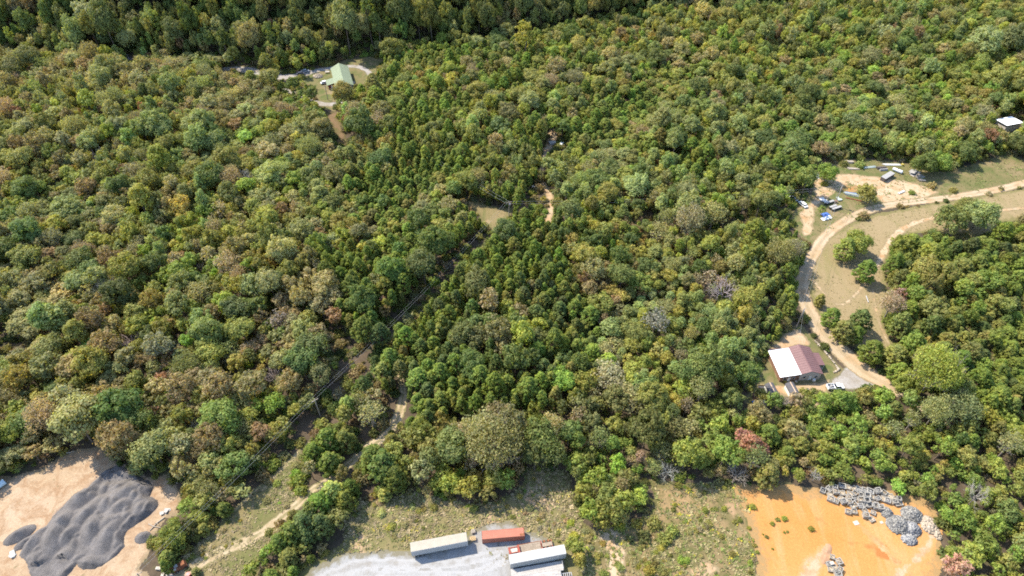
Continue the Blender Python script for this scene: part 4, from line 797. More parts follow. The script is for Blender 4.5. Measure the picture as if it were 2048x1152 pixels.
rock_heap(1818, 1080, 2.0, 1.5, .8, 'low bluish rock heap, nearest the bottom edge', 'blue_rock', 260, .22, .42, 5)
rock_heap(1857, 1050, 2.2, 2.6, .8, 'white rubble heap at the right edge of yard', 'white_rock', 380, .2, .42, 6)
rock_heap(1872, 1066, 1.0, 2.4, .5, 'thin spill of white rubble against the young trees', 'white_rock', 90, .2, .4, 7)
rock_heap(636, 153, 2.6, 2.0, 1.0, 'round pale rubble heap on the lawn by green-roofed house', 'white_rock', 240, .25, .5, 8)

# ================================================================== crates of stone on the orange yard
plain('weathered_wood', (.36, .31, .25), .9, 0, .3, 3.); plain('grey_wood', (.30, .29, .28), .9, 0, .3, 3.); plain('fresh_wood', (.46, .33, .18), .85, 0, .25, 3.)
plain('rim_wood', (.32, .30, .265), .9, 0, .65, .45)
def crate_model(seed, stone, wood, w_, d, h, full):
    g = np.random.default_rng(seed); p = MB(); f = MB(); rim = MB()
    for y in (-d / 2 + .06, 0, d / 2 - .06): p.box((0, y, .06), (w_, .1, .12))
    for x in np.linspace(-w_ / 2 + .08, w_ / 2 - .08, 6): p.box((x, 0, .143), (.13, d, .04))
    for x in (-w_ / 2, w_ / 2):
        for y in (-d / 2, d / 2): f.box((x, y, .16 + h / 2), (.13, .13, h))
    for z in (.16 + h * .22, .16 + h * .55):
        for y in (-d / 2 - .05, d / 2 + .05): f.box((0, y, z), (w_ + .12, .03, h * .26))
        for x in (-w_ / 2 - .05, w_ / 2 + .05): f.box((x, 0, z + .004), (.03, d + .05, h * .26))
    for y in (-d / 2, d / 2): rim.box((0, y, .16 + h), (w_ + .2, .17, .07))
    for x in (-w_ / 2, w_ / 2): rim.box((x, 0, .163 + h), (.17, d - .172, .07))
    n = int(34 * full) + 8; pts = np.stack([g.uniform(-w_ / 2 + .15, w_ / 2 - .15, n), g.uniform(-d / 2 + .15, d / 2 - .15, n), .2 + h * full * g.uniform(.1, .8, n)], 1)
    return (p, f, rocks_mesh('stones', pts, g.uniform(.13, .24, n), stone, g), wood, rim)
def make_crate(cm):
    p, f, st, wood, rim = cm; t = thing('stone_crate', 'x', 'crate', (0, 0, 0), 0, 'crates of stone on the orange yard')
    p.build('pallet', wood, t); f.build('slat_frame', wood, t); rim.build('rim', 'rim_wood', t); link('stones', st, t); return t
CM = [crate_model(1, 'grey_rock', 'weathered_wood', 1.25, 1.15, .85, .9), crate_model(2, 'tan_rock', 'weathered_wood', 1.3, 1.2, .8, .6), crate_model(3, 'blue_rock', 'grey_wood', 1.2, 1.1, .95, .8), crate_model(4, 'tan_rock', 'fresh_wood', 1.35, 1.2, .55, .95), crate_model(5, 'white_rock', 'weathered_wood', 1.2, 1.1, .8, 1.), crate_model(6, 'grey_rock', 'grey_wood', 1.2, 1.2, 1.05, .3)]
CR0 = [make_crate(c) for c in CM]; usedc = [False] * 6
ONAMES = 'first,second,third,fourth,fifth,sixth,seventh,eighth,ninth,tenth,eleventh,twelfth,thirteenth,fourteenth,fifteenth,sixteenth'.split(',')
MODW = ['grey-stone', 'half-full tan-stone', 'bluish-stone', 'low wood-sided', 'pale-stone', 'nearly empty']
ROWS = [('rear row under the trees', [(1644, 982), (1656, 980), (1670, 977), (1683, 976), (1694, 977), (1706, 979), (1717, 981), (1728, 984), (1738, 986), (1752, 986), (1765, 990), (1772, 993), (1779, 996), (1788, 998), (1797, 1001)]),
        ('second row from the trees', [(1657, 990), (1670, 986), (1684, 988), (1695, 988), (1706, 990), (1718, 992), (1729, 995), (1741, 996), (1752, 998), (1765, 1002), (1776, 1004), (1787, 1007), (1797, 1009)]),
        ('third row, where sunlight begins', [(1661, 1000), (1672, 1004), (1683, 998), (1696, 998), (1707, 1000), (1719, 1002), (1730, 1004), (1744, 1008)]),
        ('fourth row on open clay', [(1683, 1006), (1695, 1010), (1705, 1011), (1717, 1013), (1727, 1011), (1738, 1013), (1747, 1016), (1757, 1020)]),
        ('front row nearest the open clay', [(1694, 1025), (1706, 1022), (1727, 1022), (1731, 1034), (1745, 1026), (1742, 1040)]),
        ('small cluster at the spoil bank', [(1667, 1118), (1676, 1124), (1657, 1130), (1668, 1136), (1678, 1140), (1658, 1143), (1672, 1150)])]
gc = np.random.default_rng(31)
for rn, row in ROWS:
    for i, (px, py) in enumerate(row):
        k = int(gc.choice(6, p=[.2, .16, .16, .2, .18, .1])); px += gc.normal() * 1.6; py += gc.normal() * 1.2; c = P(px, py)
        o = CR0[k] if not usedc[k] else copy_tree(CR0[k]); usedc[k] = True
        o.location = (c[0], c[1], .02); o.rotation_euler = (0, 0, gc.normal() * .4 - .12); s = gc.uniform(.95, 1.4); o.scale = (s * gc.uniform(.85, 1.2), s, gc.uniform(.7, 1.5))
        o['label'] = f'{MODW[k]} crate, {ONAMES[i]} from left in the {rn}'
plain('pale_concrete', (.44, .39, .33), .9, 0, .15, 1.)
for px, py, s, lab in ((1712, 1046, 1.5, 'pale square slab lying on clay before the crates'), (1763, 1045, .9, 'small pale slab lying left of the rock heaps'), (1664, 1126, 1.1, 'white square slab on top of the small crate cluster')):
    zz = 1.25 if py > 1100 else .02
    t = thing('slab', lab, 'slab', (*P(px, py, zz)[:2], zz), .3); MB().box((0, 0, .06), (s, s * .8, .12)).build('plate', 'pale_concrete', t, bevel=.02)
    MB().box((.1 * s, .05 * s, .142), (s * .5, s * .3, .04), .4).build('chip', 'pale_concrete', t)

# ================================================================== trailers and containers on the gravel lot
plain('white_paint', (.36, .36, .365), .45, 0, .08, .6, (.4, .35, .28), .25); plain('weathered_roof', (.32, .285, .23), .7, 0, .15, .5, (.42, .33, .22), .45)
plain('aluminium', (.42, .43, .44), .45, .3, .1, 1.); plain('dark_steel', (.035, .034, .035), .6, .2); plain('rubber', (.022, .022, .022), .9, 0, .2); plain('rim_grey', (.4, .4, .41), .4, .6)
plain('container_orange', (.34, .125, .082), .55, 0, .14, .4, (.40, .16, .09), .4); plain('rust', (.22, .085, .04), .9, 0, .4, 2., (.3, .15, .08), .5); plain('red_oxide', (.27, .055, .035), .7, 0, .3, 1.5, (.3, .2, .13), .4)
plain('deck_wood', (.29, .235, .18), .95, 0, .35, 2.); plain('tarp_white', (.36, .355, .34), .6, 0, .08, .5, (.5, .45, .38), .3)
def wheel(p, x, y, z, r=.5, wd=.28, name='wheel'):
    o = MB().tube((x, y - wd / 2, z), (x, y + wd / 2, z), r, None, 14).build(name, 'rubber', p, smooth=False)
    MB().tube((x, y - wd / 2 - .01, z), (x, y + wd / 2 + .01, z), r * .52, None, 10).build('rim', 'rim_grey', o)
    return o
def frame2(pa, pb, z):
    a, b2 = P(*pa, z), P(*pb, z); return a, b2, math.atan2(b2[1] - a[1], b2[0] - a[0]), float(np.hypot(*(b2 - a)[:2]))
def box_trailer(lab, pa, pb, roofm, tarp=False):
    a, b2, ang, L = frame2(pa, pb, 4.05); n = np.array([-math.sin(ang), math.cos(ang)]); c = (a[:2] + b2[:2]) / 2 + n * 1.28
    t = thing('box_trailer', lab, 'trailer', (c[0], c[1], 0), ang); W, z0, z1 = 2.56, 1.2, 4.0
    MB().box((0, 0, (z0 + z1) / 2), (L, W, z1 - z0)).build('box_body', 'white_paint', t)
    for s in (-1, 1):
        m = MB()
        for i in range(int(L / 1.2)): m.box((-L / 2 + .6 + i * 1.2, s * (W / 2 + .008), (z0 + z1) / 2), (.05, .016, z1 - z0 - .1))
        m.build('side_ribs', 'aluminium', t); MB().box((0, s * (W / 2 + .02), z0 + .08), (L + .04, .04, .16)).build('bottom_rail', 'aluminium', t)
        MB().box((0, s * (W / 2 + .015), z1 - .05), (L + .06, .05, .14)).build('top_rail', 'aluminium', t)
    if tarp:
        g = np.random.default_rng(3); xs = np.linspace(-L / 2 - .03, L / 2 + .03, 60); ys = np.linspace(-W / 2, W / 2, 10); X, Y = np.meshgrid(xs, ys); k = 1 - (2 * Y / W) ** 2
        Z = z1 + .05 + .07 * k + .09 * np.abs(vnoise(X * 2.2 + Y * .8, Y, .9)) * (k + .2) + .05 * np.sin(X * 5.2 + vnoise(X, Y, 2.) * 5) * k
        idx = np.arange(X.size).reshape(X.shape); f = np.stack([idx[:-1, :-1], idx[:-1, 1:], idx[1:, 1:], idx[1:, :-1]], -1).reshape(-1, 4)
        link('tarp_roof', mesh('tarp_roof', np.stack([X, Y, Z], -1).reshape(-1, 3), f, roofm, True), t)
    else:
        r = MB(); n_ = int(L / .62)
        for i in range(n_): r.box((-L / 2 + (i + .5) * L / n_, 0, z1 + .03), (L / n_ - .004, W - .04, .05 + .02 * (i % 2)))
        r.build('roof_sheets', roofm, t)
    for s in (-1, 1): MB().box((-L / 2 - .02, s * W / 4, (z0 + z1) / 2), (.04, W / 2 - .06, z1 - z0 - .12)).build('rear_door', 'white_paint', t)
    MB().box((L / 2 + .03, 0, (z0 + z1) / 2), (.06, W - .1, z1 - z0 - .1)).build('front_panel', 'aluminium', t)
    for x in (-L / 2 + 1.6, -L / 2 + 2.85):
        MB().tube((x, -1.1, .52), (x, 1.1, .52), .07).build('axle', 'dark_steel', t)
        for s in (-1, 1): wheel(t, x, s * 1.08, .52, .52, .5)
    MB().box((-L / 2 + 2.2, 0, .98), (3.2, 1.0, .36)).build('bogie', 'dark_steel', t)
    for s in (-1, 1): MB().box((L / 2 - 2.6, s * .8, .6), (.14, .14, 1.2)).box((L / 2 - 2.6, s * .8, .04), (.3, .3, .08)).build('landing_leg', 'dark_steel', t)
    MB().box((-L / 2 + .05, 0, .6), (.1, 2.3, .1)).box((-L / 2 + .05, .7, .9), (.08, .08, .6)).box((-L / 2 + .05, -.7, .9), (.08, .08, .6)).build('rear_bumper', 'dark_steel', t)
    return t
box_trailer('long white box trailer with tan weathered roof, left on the lot', (822, 1103.6), (935, 1082), 'weathered_roof')
box_trailer('white box trailer with wrinkled tarp roof beside the red frame', (1021, 1128), (1132.5, 1107), 'tarp_white', True)
def container(lab, pa, pb):
    a, b2, ang, L = frame2(pa, pb, 2.75); L = 12.0; n = np.array([-math.sin(ang), math.cos(ang)]); c = (a[:2] + b2[:2]) / 2 + n * 1.22
    t = thing('shipping_container', lab, 'container', (c[0], c[1], 0), ang); W, H = 2.44, 2.75
    def corr(n_, length, amp):
        xs = np.linspace(-length / 2, length / 2, n_ * 4 + 1); return [(x, amp * (1 if (i // 2) % 2 else -1)) for i, x in enumerate(xs)]
    for s in (-1, 1):
        m = MB(); pr = corr(34, L - .3, .025); 
        vs = [(x, s * (W / 2 - .04) + d, z) for x, d in pr for z in (.2, H - .12)]; m.add(vs, [(2 * i, 2 * i + 2, 2 * i + 3, 2 * i + 1) for i in range(len(pr) - 1)]); m.build('side_wall', 'container_orange', t)
        MB().box((0, s * (W / 2 - .05), .1), (L, .1, .18)).build('bottom_rail', 'container_orange', t); MB().box((0, s * (W / 2 - .05), H - .05), (L, .1, .1)).build('top_rail', 'container_orange', t)
    m = MB(); pr = corr(40, L - .3, .02); vs = [(x, y, H - .03 + d) for x, d in pr for y in (-W / 2 + .1, W / 2 - .1)]
    m.add(vs, [(2 * i, 2 * i + 2, 2 * i + 3, 2 * i + 1) for i in range(len(pr) - 1)]); m.build('roof', 'container_orange', t)
    for x in (-L / 2 + .08, L / 2 - .08):
        for y in (-W / 2 + .08, W / 2 - .08): MB().box((x, y, H / 2), (.16, .162, H + .01)).build('corner_post', 'container_orange', t, bevel=.01)
    for s in (-1, 1):
        d = MB().box((-L / 2 + .04, s * .56, H / 2), (.06, 1.1, H - .3)).build('door', 'container_orange', t)
        MB().tube((-L / 2 - .02, s * .35, .3), (-L / 2 - .02, s * .35, H - .2), .025, None, 6).build('lock_rod', 'aluminium', d)
    MB().box((L / 2 - .05, 0, H / 2), (.06, W - .3, H - .25)).build('end_wall', 'container_orange', t)
    MB().box((L / 2 - .75, -.75, H + .004), (1.15, .6, .012)).build('roof_patch', 'rust', t)['label'] = 'rusty patch on the roof corner'
    MB().box((0, 0, .14), (L - .2, W - .3, .1)).build('floor', 'dark_steel', t)
    return t
container('orange corrugated shipping container with a rusty roof corner', (964.5, 1078.5), (1049, 1071.5))
def pallet_stack(lab, px, py, rz, n, wood, w_=1.2):
    t = thing('pallet_stack', lab, 'pallets', P(px, py), rz, 'pallet stacks between trailer and container'); g = np.random.default_rng(int(px))
    for i in range(n):
        m = MB(); ox, oy = g.normal() * .05, g.normal() * .05; z = i * .16
        for y in (-.5, 0, .5): m.box((ox, oy + y, z + .05), (w_, .09, .1))
        for x in np.linspace(-w_ / 2 + .06, w_ / 2 - .06, 6): m.box((ox + x, oy, z + .122), (.12, 1.1, .03))
        m.build('pallet', wood, t)
pallet_stack('weathered pallet stack, farther of the two by the container', 947, 1064, .2, 5, 'weathered_wood', 1.1)
pallet_stack('fresh yellow pallet stack, nearer of the two by trailer', 946, 1079, .18, 6, 'fresh_wood', 1.5)
# the red gooseneck frame
a, b2, ang, L = frame2((1018, 1103), (1104, 1087), .9); c = (a + b2) / 2
t = thing('lowboy_trailer', 'rusty red gooseneck lowboy frame with plank deck and twin axles', 'trailer', (c[0], c[1], 0), ang); x0, x1 = -L / 2, L / 2
for s in (-1, 1): MB().box((x0 + 1.4, s * .75, 1.25), (2.8, .2, .35)).build('gooseneck_beam', 'red_oxide', t)
MB().box((x0 + .15, 0, 1.26), (.5, 1.9, .3)).box((x0 + 2.75, 0, 1.2), (.5, 2.3, .75)).build('gooseneck_cross', 'red_oxide', t); MB().box((x0 + 1.5, 0, 1.18), (1.7, 1.25, .06)).build('neck_plate', 'pale_concrete', t)
for i in range(7): MB().box((x0 + 6.1, -1.14 + i * .38, .72 + .012 * (i % 2)), (6.0, .33, .1)).build('plank', 'deck_wood', t)
for s in (-1, 1): MB().box((x0 + 6.1, s * 1.42, .66), (6.1, .12, .3)).build('side_beam', 'rust', t)
MB().box((x1 - 1.5, 0, .95), (3.0, 1.1, .25)).build('rear_deck', 'deck_wood', t); MB().box((x1 - .05, 0, .9), (.2, 2.6, .3)).box((x1 - 2.95, 0, .9), (.25, 2.7, .35)).build('rear_cross', 'red_oxide', t)
for x in (x1 - .85, x1 - 2.05):
    for s in (-1, 1):
        wheel(t, x, s * 1.02, .5, .5, .55); MB().box((x, s * 1.02, 1.04), (.5, .62, .05)).build('fender', 'rust', t)
# flatbeds at the bottom edge and the slatted frame
plain('bleached_deck', (.38, .355, .33), .85, 0, .18, 1.2, (.4, .34, .27), .4)
def flatbed(lab, pa, L, rz, n, deck):
    c = P(*pa, 1.3); t = thing('flatbed_trailer', lab, 'trailer', (c[0], c[1], 0), rz)
    for i in range(n): MB().box((0, -1.2 + (i + .5) * 2.4 / n, 1.36 + .03 * (i % 2)), (L, 2.4 / n - .05, .06)).build('plank', deck, t)
    for s in (-1, 1): MB().box((0, s * 1.24, 1.3), (L + .1, .08, .2)).build('side_rail', 'white_paint', t); MB().box((0, s * .5, 1.08), (L - .2, .16, .44)).build('beam', 'dark_steel', t)
    for x in (-L / 2 + 1.4, -L / 2 + 2.6):
        for s in (-1, 1): wheel(t, x, s * .95, .5, .5, .45)
    MB().box((L / 2 + .03, 0, 1.8), (.06, 2.4, 1.)).build('headboard', 'aluminium', t); return t
flatbed('bleached flatbed trailer just below the tarp-roofed trailer', (1074, 1140), 14.2, .17, 7, 'bleached_deck')
flatbed('bleached flatbed trailer cut by the bottom edge', (1072, 1158), 13.6, .15, 7, 'bleached_deck')
c = P(1128, 1156, 1.4); t = thing('slatted_rack', 'pale slatted metal rack at the bottom edge beside flatbeds', 'rack', (c[0], c[1], 0), .12)
for s in (-1, 1): MB().box((0, s * 1.25, 1.4), (4.6, .12, .14)).build('side_rail', 'white_paint', t)
for i in range(9): MB().box((-2.2 + i * .55, 0, 1.42), (.14, 2.5, .08)).build('slat', 'white_paint', t)
for x in (-2.1, 2.1):
    for s in (-1, 1): MB().box((x, s * 1.2, .66), (.12, .12, 1.32)).build('leg', 'white_paint', t)
MB().box((0, 0, .3), (4.4, 2.3, .1)).build('lower_deck', 'dark_steel', t)

# ================================================================== houses
def ribbed(quad, n, mat, name, parent, th=.08, rib=.05):
    """A metal roof slope: sheet with standing seams running down the slope; quad = eave0, eave1, ridge1, ridge0."""
    e0, e1, r1, r0 = [np.array(q, float) for q in quad]
    o = MB().slab((e0, e1, r1, r0), th).build(name, mat, parent); m = MB(); nrm = unit(np.cross(e1 - e0, r0 - e0)); nrm = nrm if nrm[2] > 0 else -nrm
    for i in range(n + 1):
        k = i / n; a = e0 + (e1 - e0) * k; b2 = r0 + (r1 - r0) * k; w_ = unit(e1 - e0) * .03
        if i == 0: a = a + w_; b2 = b2 + w_
        if i == n: a = a - w_; b2 = b2 - w_
        m.add([a - w_ + nrm * .003, a + w_ + nrm * .003, b2 + w_ + nrm * .003, b2 - w_ + nrm * .003, a - w_ + nrm * rib, a + w_ + nrm * rib, b2 + w_ + nrm * rib, b2 - w_ + nrm * rib], [(3, 2, 1, 0), (4, 5, 6, 7), (0, 1, 5, 4), (1, 2, 6, 5), (2, 3, 7, 6), (3, 0, 4, 7)])
    m.build('seams', mat, o); return o
plain('maroon_metal', (.16, .088, .085), .5, .0, .1, .3, (.3, .17, .15), .3); plain('white_metal', (.78, .78, .78), .5, 0, .04, .3, (.6, .6, .58), .25); plain('green_metal', (.20, .235, .155), .8, 0, .1, .3, (.3, .38, .22), .35)
plain('house_siding', (.44, .39, .34), .85, 0, .12, 1.); plain('brown_wall', (.20, .11, .075), .85, 0, .3, 1.); plain('red_wall', (.16, .035, .04), .85, 0, .3, 1.); plain('glass_dark', (.03, .035, .045), .1, 0, .1); plain('trim_white', (.66, .65, .62), .6, 0, .05)
def window(p, x, y, z, w_, h, along='x'):
    d = (w_, .05, h) if along == 'x' else (.05, w_, h); o = MB().box((x, y, z), d).build('window', 'trim_white', p)
    d2 = (w_ - .16, .07, h - .16) if along == 'x' else (.07, w_ - .16, h - .16); MB().box((x, y, z), d2).build('pane', 'glass_dark', o)
def door(p, x, y, z0, along='x'):
    d = (.95, .06, 2.05) if along == 'x' else (.06, .95, 2.05); o = MB().box((x, y, z0 + 1.025), d).build('door', 'trim_white', p)
    MB().box((x + .36, y - .06, z0 + 1.0), (.06, .08, .06)).build('handle', 'dark_steel', o)
# maroon and white roofed house
t = thing('house', 'long low house with half white and half maroon metal roof', 'house', (100.3, 148.25, 0), R_(4.8)); L2 = 6.0
MB().prism([(-3.3, 0), (-3.3, 3.62), (0, 4.72), (4.1, 3.12), (4.1, 0)], -L2 + .3, L2 - .3, 'y').build('gable_wall', 'house_siding', t)
MB().prism([(-9.9, 0), (-9.9, 2.72), (-3.32, 3.55), (-3.32, 0)], -L2 + .35, L2 - .5, 'y').build('wing_wall', 'brown_wall', t)
ribbed([(-3.3, -L2, 3.85), (-3.3, L2, 3.85), (0, L2, 5.0), (0, -L2, 5.0)], 12, 'maroon_metal', 'roof_slope', t); ribbed([(4.6, -L2, 3.15), (4.6, L2, 3.15), (.01, L2, 5.0), (.01, -L2, 5.0)], 12, 'maroon_metal', 'roof_slope', t)
MB().box((0, 0, 5.03), (.35, 2 * L2 + .04, .06)).build('ridge_cap', 'maroon_metal', t)
r = ribbed([(-10.4, -L2, 2.95), (-10.4, L2 - .3, 2.95), (-3.32, L2 - .3, 3.84), (-3.32, -L2, 3.84)], 12, 'white_metal', 'white_roof', t, rib=.03)
MB().tube((-7.6, -.6, 3.2), (-7.6, -.6, 3.85), .12, None, 8).tube((-7.6, -.6, 3.85), (-7.6, -.6, 3.95), .2, .2, 8).build('roof_vent', 'dark_steel', r)
MB().box((-6.9, L2 - .13, 3.42), (6.6, .12, .35)).build('rear_fascia', 'maroon_metal', t)
ribbed([(7.0, -1.9, 2.62), (7.0, 3.6, 2.62), (4.66, 3.6, 2.95), (4.66, -1.9, 2.95)], 6, 'maroon_metal', 'porch_roof', t)
for y in (-1.7, .9, 3.4): MB().box((6.85, y, 1.26), (.12, .12, 2.5)).build('porch_post', 'trim_white', t)
MB().box((5.8, .85, .1), (2.4, 5.4, .2)).build('porch_floor', 'deck_wood', t)
for x, z in ((-8.3, 1.5), (-5.3, 1.5), (-1.6, 1.7), (2.6, 1.6)): window(t, x, -L2 + (.33 if x < -3.3 else .28), z, 1.1, 1.1)
door(t, -6.8, -L2 + .32, .05); door(t, .6, -L2 + .27, .05)
for y in (-3.4, 3.9): window(t, 4.12, y, 1.6, 1.2, 1.1, 'y')
MB().box((2.0, -L2 - .25, .45), (.9, .7, .8)).build('air_unit', 'trim_white', t, bevel=.03); MB().box((-4.2, -L2 - .2, .35), (.7, .6, .6)).build('meter_box', 'pale_concrete', t, bevel=.03)
# green roofed house
a, b2 = P(672, 123, 6.2), P(686, 150, 6.2); ang = math.atan2(b2[0] - a[0], -(b2[1] - a[1])); c = (P(672, 123, 6.2) + P(693, 168, 6.2)) / 2
t = thing('house', 'green metal roofed house with a side wing on the far lawn', 'house', (c[0], c[1], 0), ang * .75); L2 = 11.5
MB().prism([(-4.2, 0), (-4.2, 3.9), (0, 5.9), (4.2, 3.9), (4.2, 0)], -L2 + .4, L2 - .4, 'y').build('gable_wall', 'house_siding', t)
for s in (-1, 1): ribbed([(s * 4.9, -L2, 3.75), (s * 4.9, L2, 3.75), (s * .01, L2, 6.15), (s * .01, -L2, 6.15)], 16, 'green_metal', 'roof_slope', t)
MB().box((0, 0, 6.17), (.35, 2 * L2, .06)).build('ridge_cap', 'green_metal', t)
ribbed([(-9.0, -5.6, 2.7), (-9.0, .8, 2.7), (-4.6, .8, 3.5), (-4.6, -5.6, 3.5)], 7, 'green_metal', 'wing_roof', t); MB().box((-6.4, -2.4, 1.3), (3.9, 5.6, 2.5)).build('wing_wall', 'red_wall', t)
for y in (-8, -4, 1, 6): window(t, 4.22, y, 1.7, 1.2, 1.2, 'y')
for x in (-2, 2): window(t, x, -L2 + .38, 1.7, 1.2, 1.2)
door(t, -6.4, -5.22, .05); MB().box((5.4, -3, .9), (1.6, 3., .12)).box((5.4, -3, .45), (1.4, 2.8, .1)).build('side_deck', 'deck_wood', t)
# white shed roof, upper right
q = [P(1996, 242, 4.2), P(2017, 256, 4.2), P(2047, 243, 4.8), P(2015, 226, 4.8)]; c = sum(q) / 4
ang = math.atan2(q[1][1] - q[0][1], q[1][0] - q[0][0]); t = thing('house', 'small cabin with plain white metal roof among upper right trees', 'house', (c[0], c[1], 0), ang)
MB().box((0, 0, 1.95), (6.2, 8.6, 3.9)).build('wall', 'house_siding', t); ribbed([(-3.6, -5, 4.15), (-3.6, 5, 4.15), (3.6, 5, 4.75), (3.6, -5, 4.75)], 10, 'white_metal', 'roof', t)
MB().tube((1, -1, 4.4), (1, -1, 5.3), .12).build('flue', 'dark_steel', t); MB().box((-1, -5.3, .9), (4, 2., .12)).build('deck', 'deck_wood', t)
for x in (-2.8, .8): MB().box((x, -6.2, .45), (.12, .12, .9)).build('deck_post', 'deck_wood', t)
window(t, -1.5, -4.32, 1.9, 1.2, 1.1); window(t, 1.5, -4.32, 1.9, 1.2, 1.1)
# stone edging along the road
g = np.random.default_rng(8); ed = [(1630, 683), (1637, 690), (1645, 699), (1651, 706), (1658, 714), (1663, 720), (1668, 727), (1673, 734), (1678, 740), (1672, 744), (1666, 746)]
wp = np.array([P(*q)[:2] for q in ed]); t = thing('stone_edging', 'low white stone edging between the house lawn and road', 'wall', (wp[0][0], wp[0][1], 0))
d = np.concatenate([[0], np.cumsum(np.hypot(*np.diff(wp, axis=0).T))]); k = 0.
while k < d[-1]:
    x, y = np.interp(k, d, wp[:, 0]) - wp[0][0], np.interp(k, d, wp[:, 1]) - wp[0][1]; s = g.uniform(.5, .85)
    link('stone', rocks_mesh('stone', [(x, y, .22)], [s * .55], 'white_rock', g), t); k += s * .95
# ================================================================== vehicles
plain('car_white', (.70, .71, .72), .3, 0, .03, .5, (.5, .48, .44), .12); plain('car_silver', (.36, .40, .45), .3, .3, .05); plain('car_dark', (.05, .06, .09), .3, 0, .05); plain('car_red', (.35, .03, .03), .35, 0, .05)
def car(lab, c, rz, paint, L=4.6, W=1.8, name='parked_car', pickup=False):
    t = thing(name, lab, 'pickup' if pickup else 'car', c, rz)
    if pickup:
        MB().prism([(-L / 2, .45), (-L / 2, 1.0), (L / 2 - 1.5, 1.05), (L / 2 - .1, .98), (L / 2, .8), (L / 2, .45)], -W / 2, W / 2, 'y').build('body', paint, t, bevel=.04)
        x0, x1, zt = -.15, 1.6, 1.78
        for s in (-1, 1): MB().box((-L / 4 - .25, s * (W / 2 - .06), 1.22), (L / 2 - .55, .12, .42)).build('bed_side', paint, t)
        MB().box((-L / 2 + .06, 0, 1.2), (.12, W - .26, .42)).build('tailgate', paint, t); MB().box((-L / 4 - .25, 0, 1.06), (L / 2 - .65, W - .3, .05)).build('bed_floor', 'car_dark', t)
        MB().box((-1.4, .2, 1.2), (.8, .7, .25), .3).box((-2.2, -.3, 1.2), (.5, .5, .3), .7).build('bed_load', 'grey_wood', t)
    else:
        MB().prism([(-L / 2, .4), (-L / 2, .85), (-L / 2 + .5, 1.0), (L / 2 - 1.2, .98), (L / 2 - .1, .8), (L / 2, .4)], -W / 2, W / 2, 'y').build('body', paint, t, bevel=.05)
        x0, x1, zt = -1.6, 1.0, 1.5
    MB().add([(x0 - .1, -W / 2 + .06, 1.0), (x1 + .35, -W / 2 + .06, 1.0), (x1 + .35, W / 2 - .06, 1.0), (x0 - .1, W / 2 - .06, 1.0), (x0 + .25, -W / 2 + .25, zt), (x1 - .4, -W / 2 + .25, zt), (x1 - .4, W / 2 - .25, zt), (x0 + .25, W / 2 - .25, zt)], [(3, 2, 1, 0), (4, 5, 6, 7), (0, 1, 5, 4), (1, 2, 6, 5), (2, 3, 7, 6), (3, 0, 4, 7)]).build('windows', 'glass_dark', t)
    MB().box(((x0 + x1) / 2 - .07, 0, zt + .02), (x1 - x0 - .5, W - .44, .06)).build('cab_roof', paint, t, bevel=.02)
    for x in (-L / 2 + .95, L / 2 - .95):
        for s in (-1, 1): wheel(t, x, s * (W / 2 - .1), .36, .36, .22)
    for s in (-1, 1): MB().box((L / 2 + .005, s * (W / 2 - .3), .72), (.04, .35, .16)).build('headlight', 'trim_white', t)
    return t
car('white pickup truck with loaded bed parked beside the house', (109.0, 139.2, .02), .08, 'car_white', 5.7, 1.95, 'pickup_truck', True)
car('silver car half hidden by trees left of scrap clearing', (*P(1585, 399)[:2], .02), 2.3, 'car_silver'); car('white car under trees beside the scrap clearing entrance', (*P(1605, 411)[:2], .02), 2.0, 'car_white')
car('white car parked at the wing of the green-roofed house', (*P(650, 167)[:2], .02), .4, 'car_white'); car('dark car on the gravel drive left of green-roofed house', (*P(602, 149)[:2], .02), .3, 'car_dark'); car('silver car beside the dark car on the gravel drive', (*P(611, 144)[:2], .02), .3, 'car_silver')
car('pale car beside the pinkish forest track', (*P(1123, 291)[:2], .02), 1.2, 'car_white')
# ================================================================== small things by the house
plain('dark_shingle', (.085, .083, .09), .9, 0, .2, 2.); plain('brown_tin', (.16, .07, .05), .7, 0, .25, 1.)
def arched_shed(lab, px, py, rz, w_=3.0, L=4.4):
    t = thing('arched_shed', lab, 'shed', P(px, py), rz); MB().box((0, 0, 1.), (w_ - .2, L - .2, 2.)).build('wall', 'trim_white', t)
    n = 10
    for s in (-1, 1):
        m = MB(); pr = [(s * (w_ / 2 + .1) * math.cos(i / n * math.pi / 2), 1.95 + 1.0 * math.sin(i / n * math.pi / 2)) for i in range(n + 1)]
        vs = [(x, y, z) for x, z in pr for y in (-L / 2, L / 2)] + [(x, y, z - .06) for x, z in pr for y in (-L / 2, L / 2)]; k = 2 * (n + 1)
        m.add(vs, [(2 * i, 2 * i + 2, 2 * i + 3, 2 * i + 1) for i in range(n)] + [(k + 2 * i + 1, k + 2 * i + 3, k + 2 * i + 2, k + 2 * i) for i in range(n)] + [(2 * i, k + 2 * i, k + 2 * i + 2, 2 * i + 2) for i in range(n)] + [(2 * i + 1, 2 * i + 3, k + 2 * i + 3, k + 2 * i + 1) for i in range(n)])
        m.build('roof_half', 'dark_shingle', t)
    MB().box((0, 0, 2.99), (.3, L + .06, .06)).build('ridge_strip', 'tan_strip' if 'tan_strip' in MATS else plain('tan_strip', (.5, .36, .25), .8), t); door(t, 0, L / 2 - .05, 0); return t
arched_shed('dark arched-roof shed, left of the two by the house', 1540, 786, .15); arched_shed('dark arched-roof shed, right of the two by the house', 1581, 785, .15)
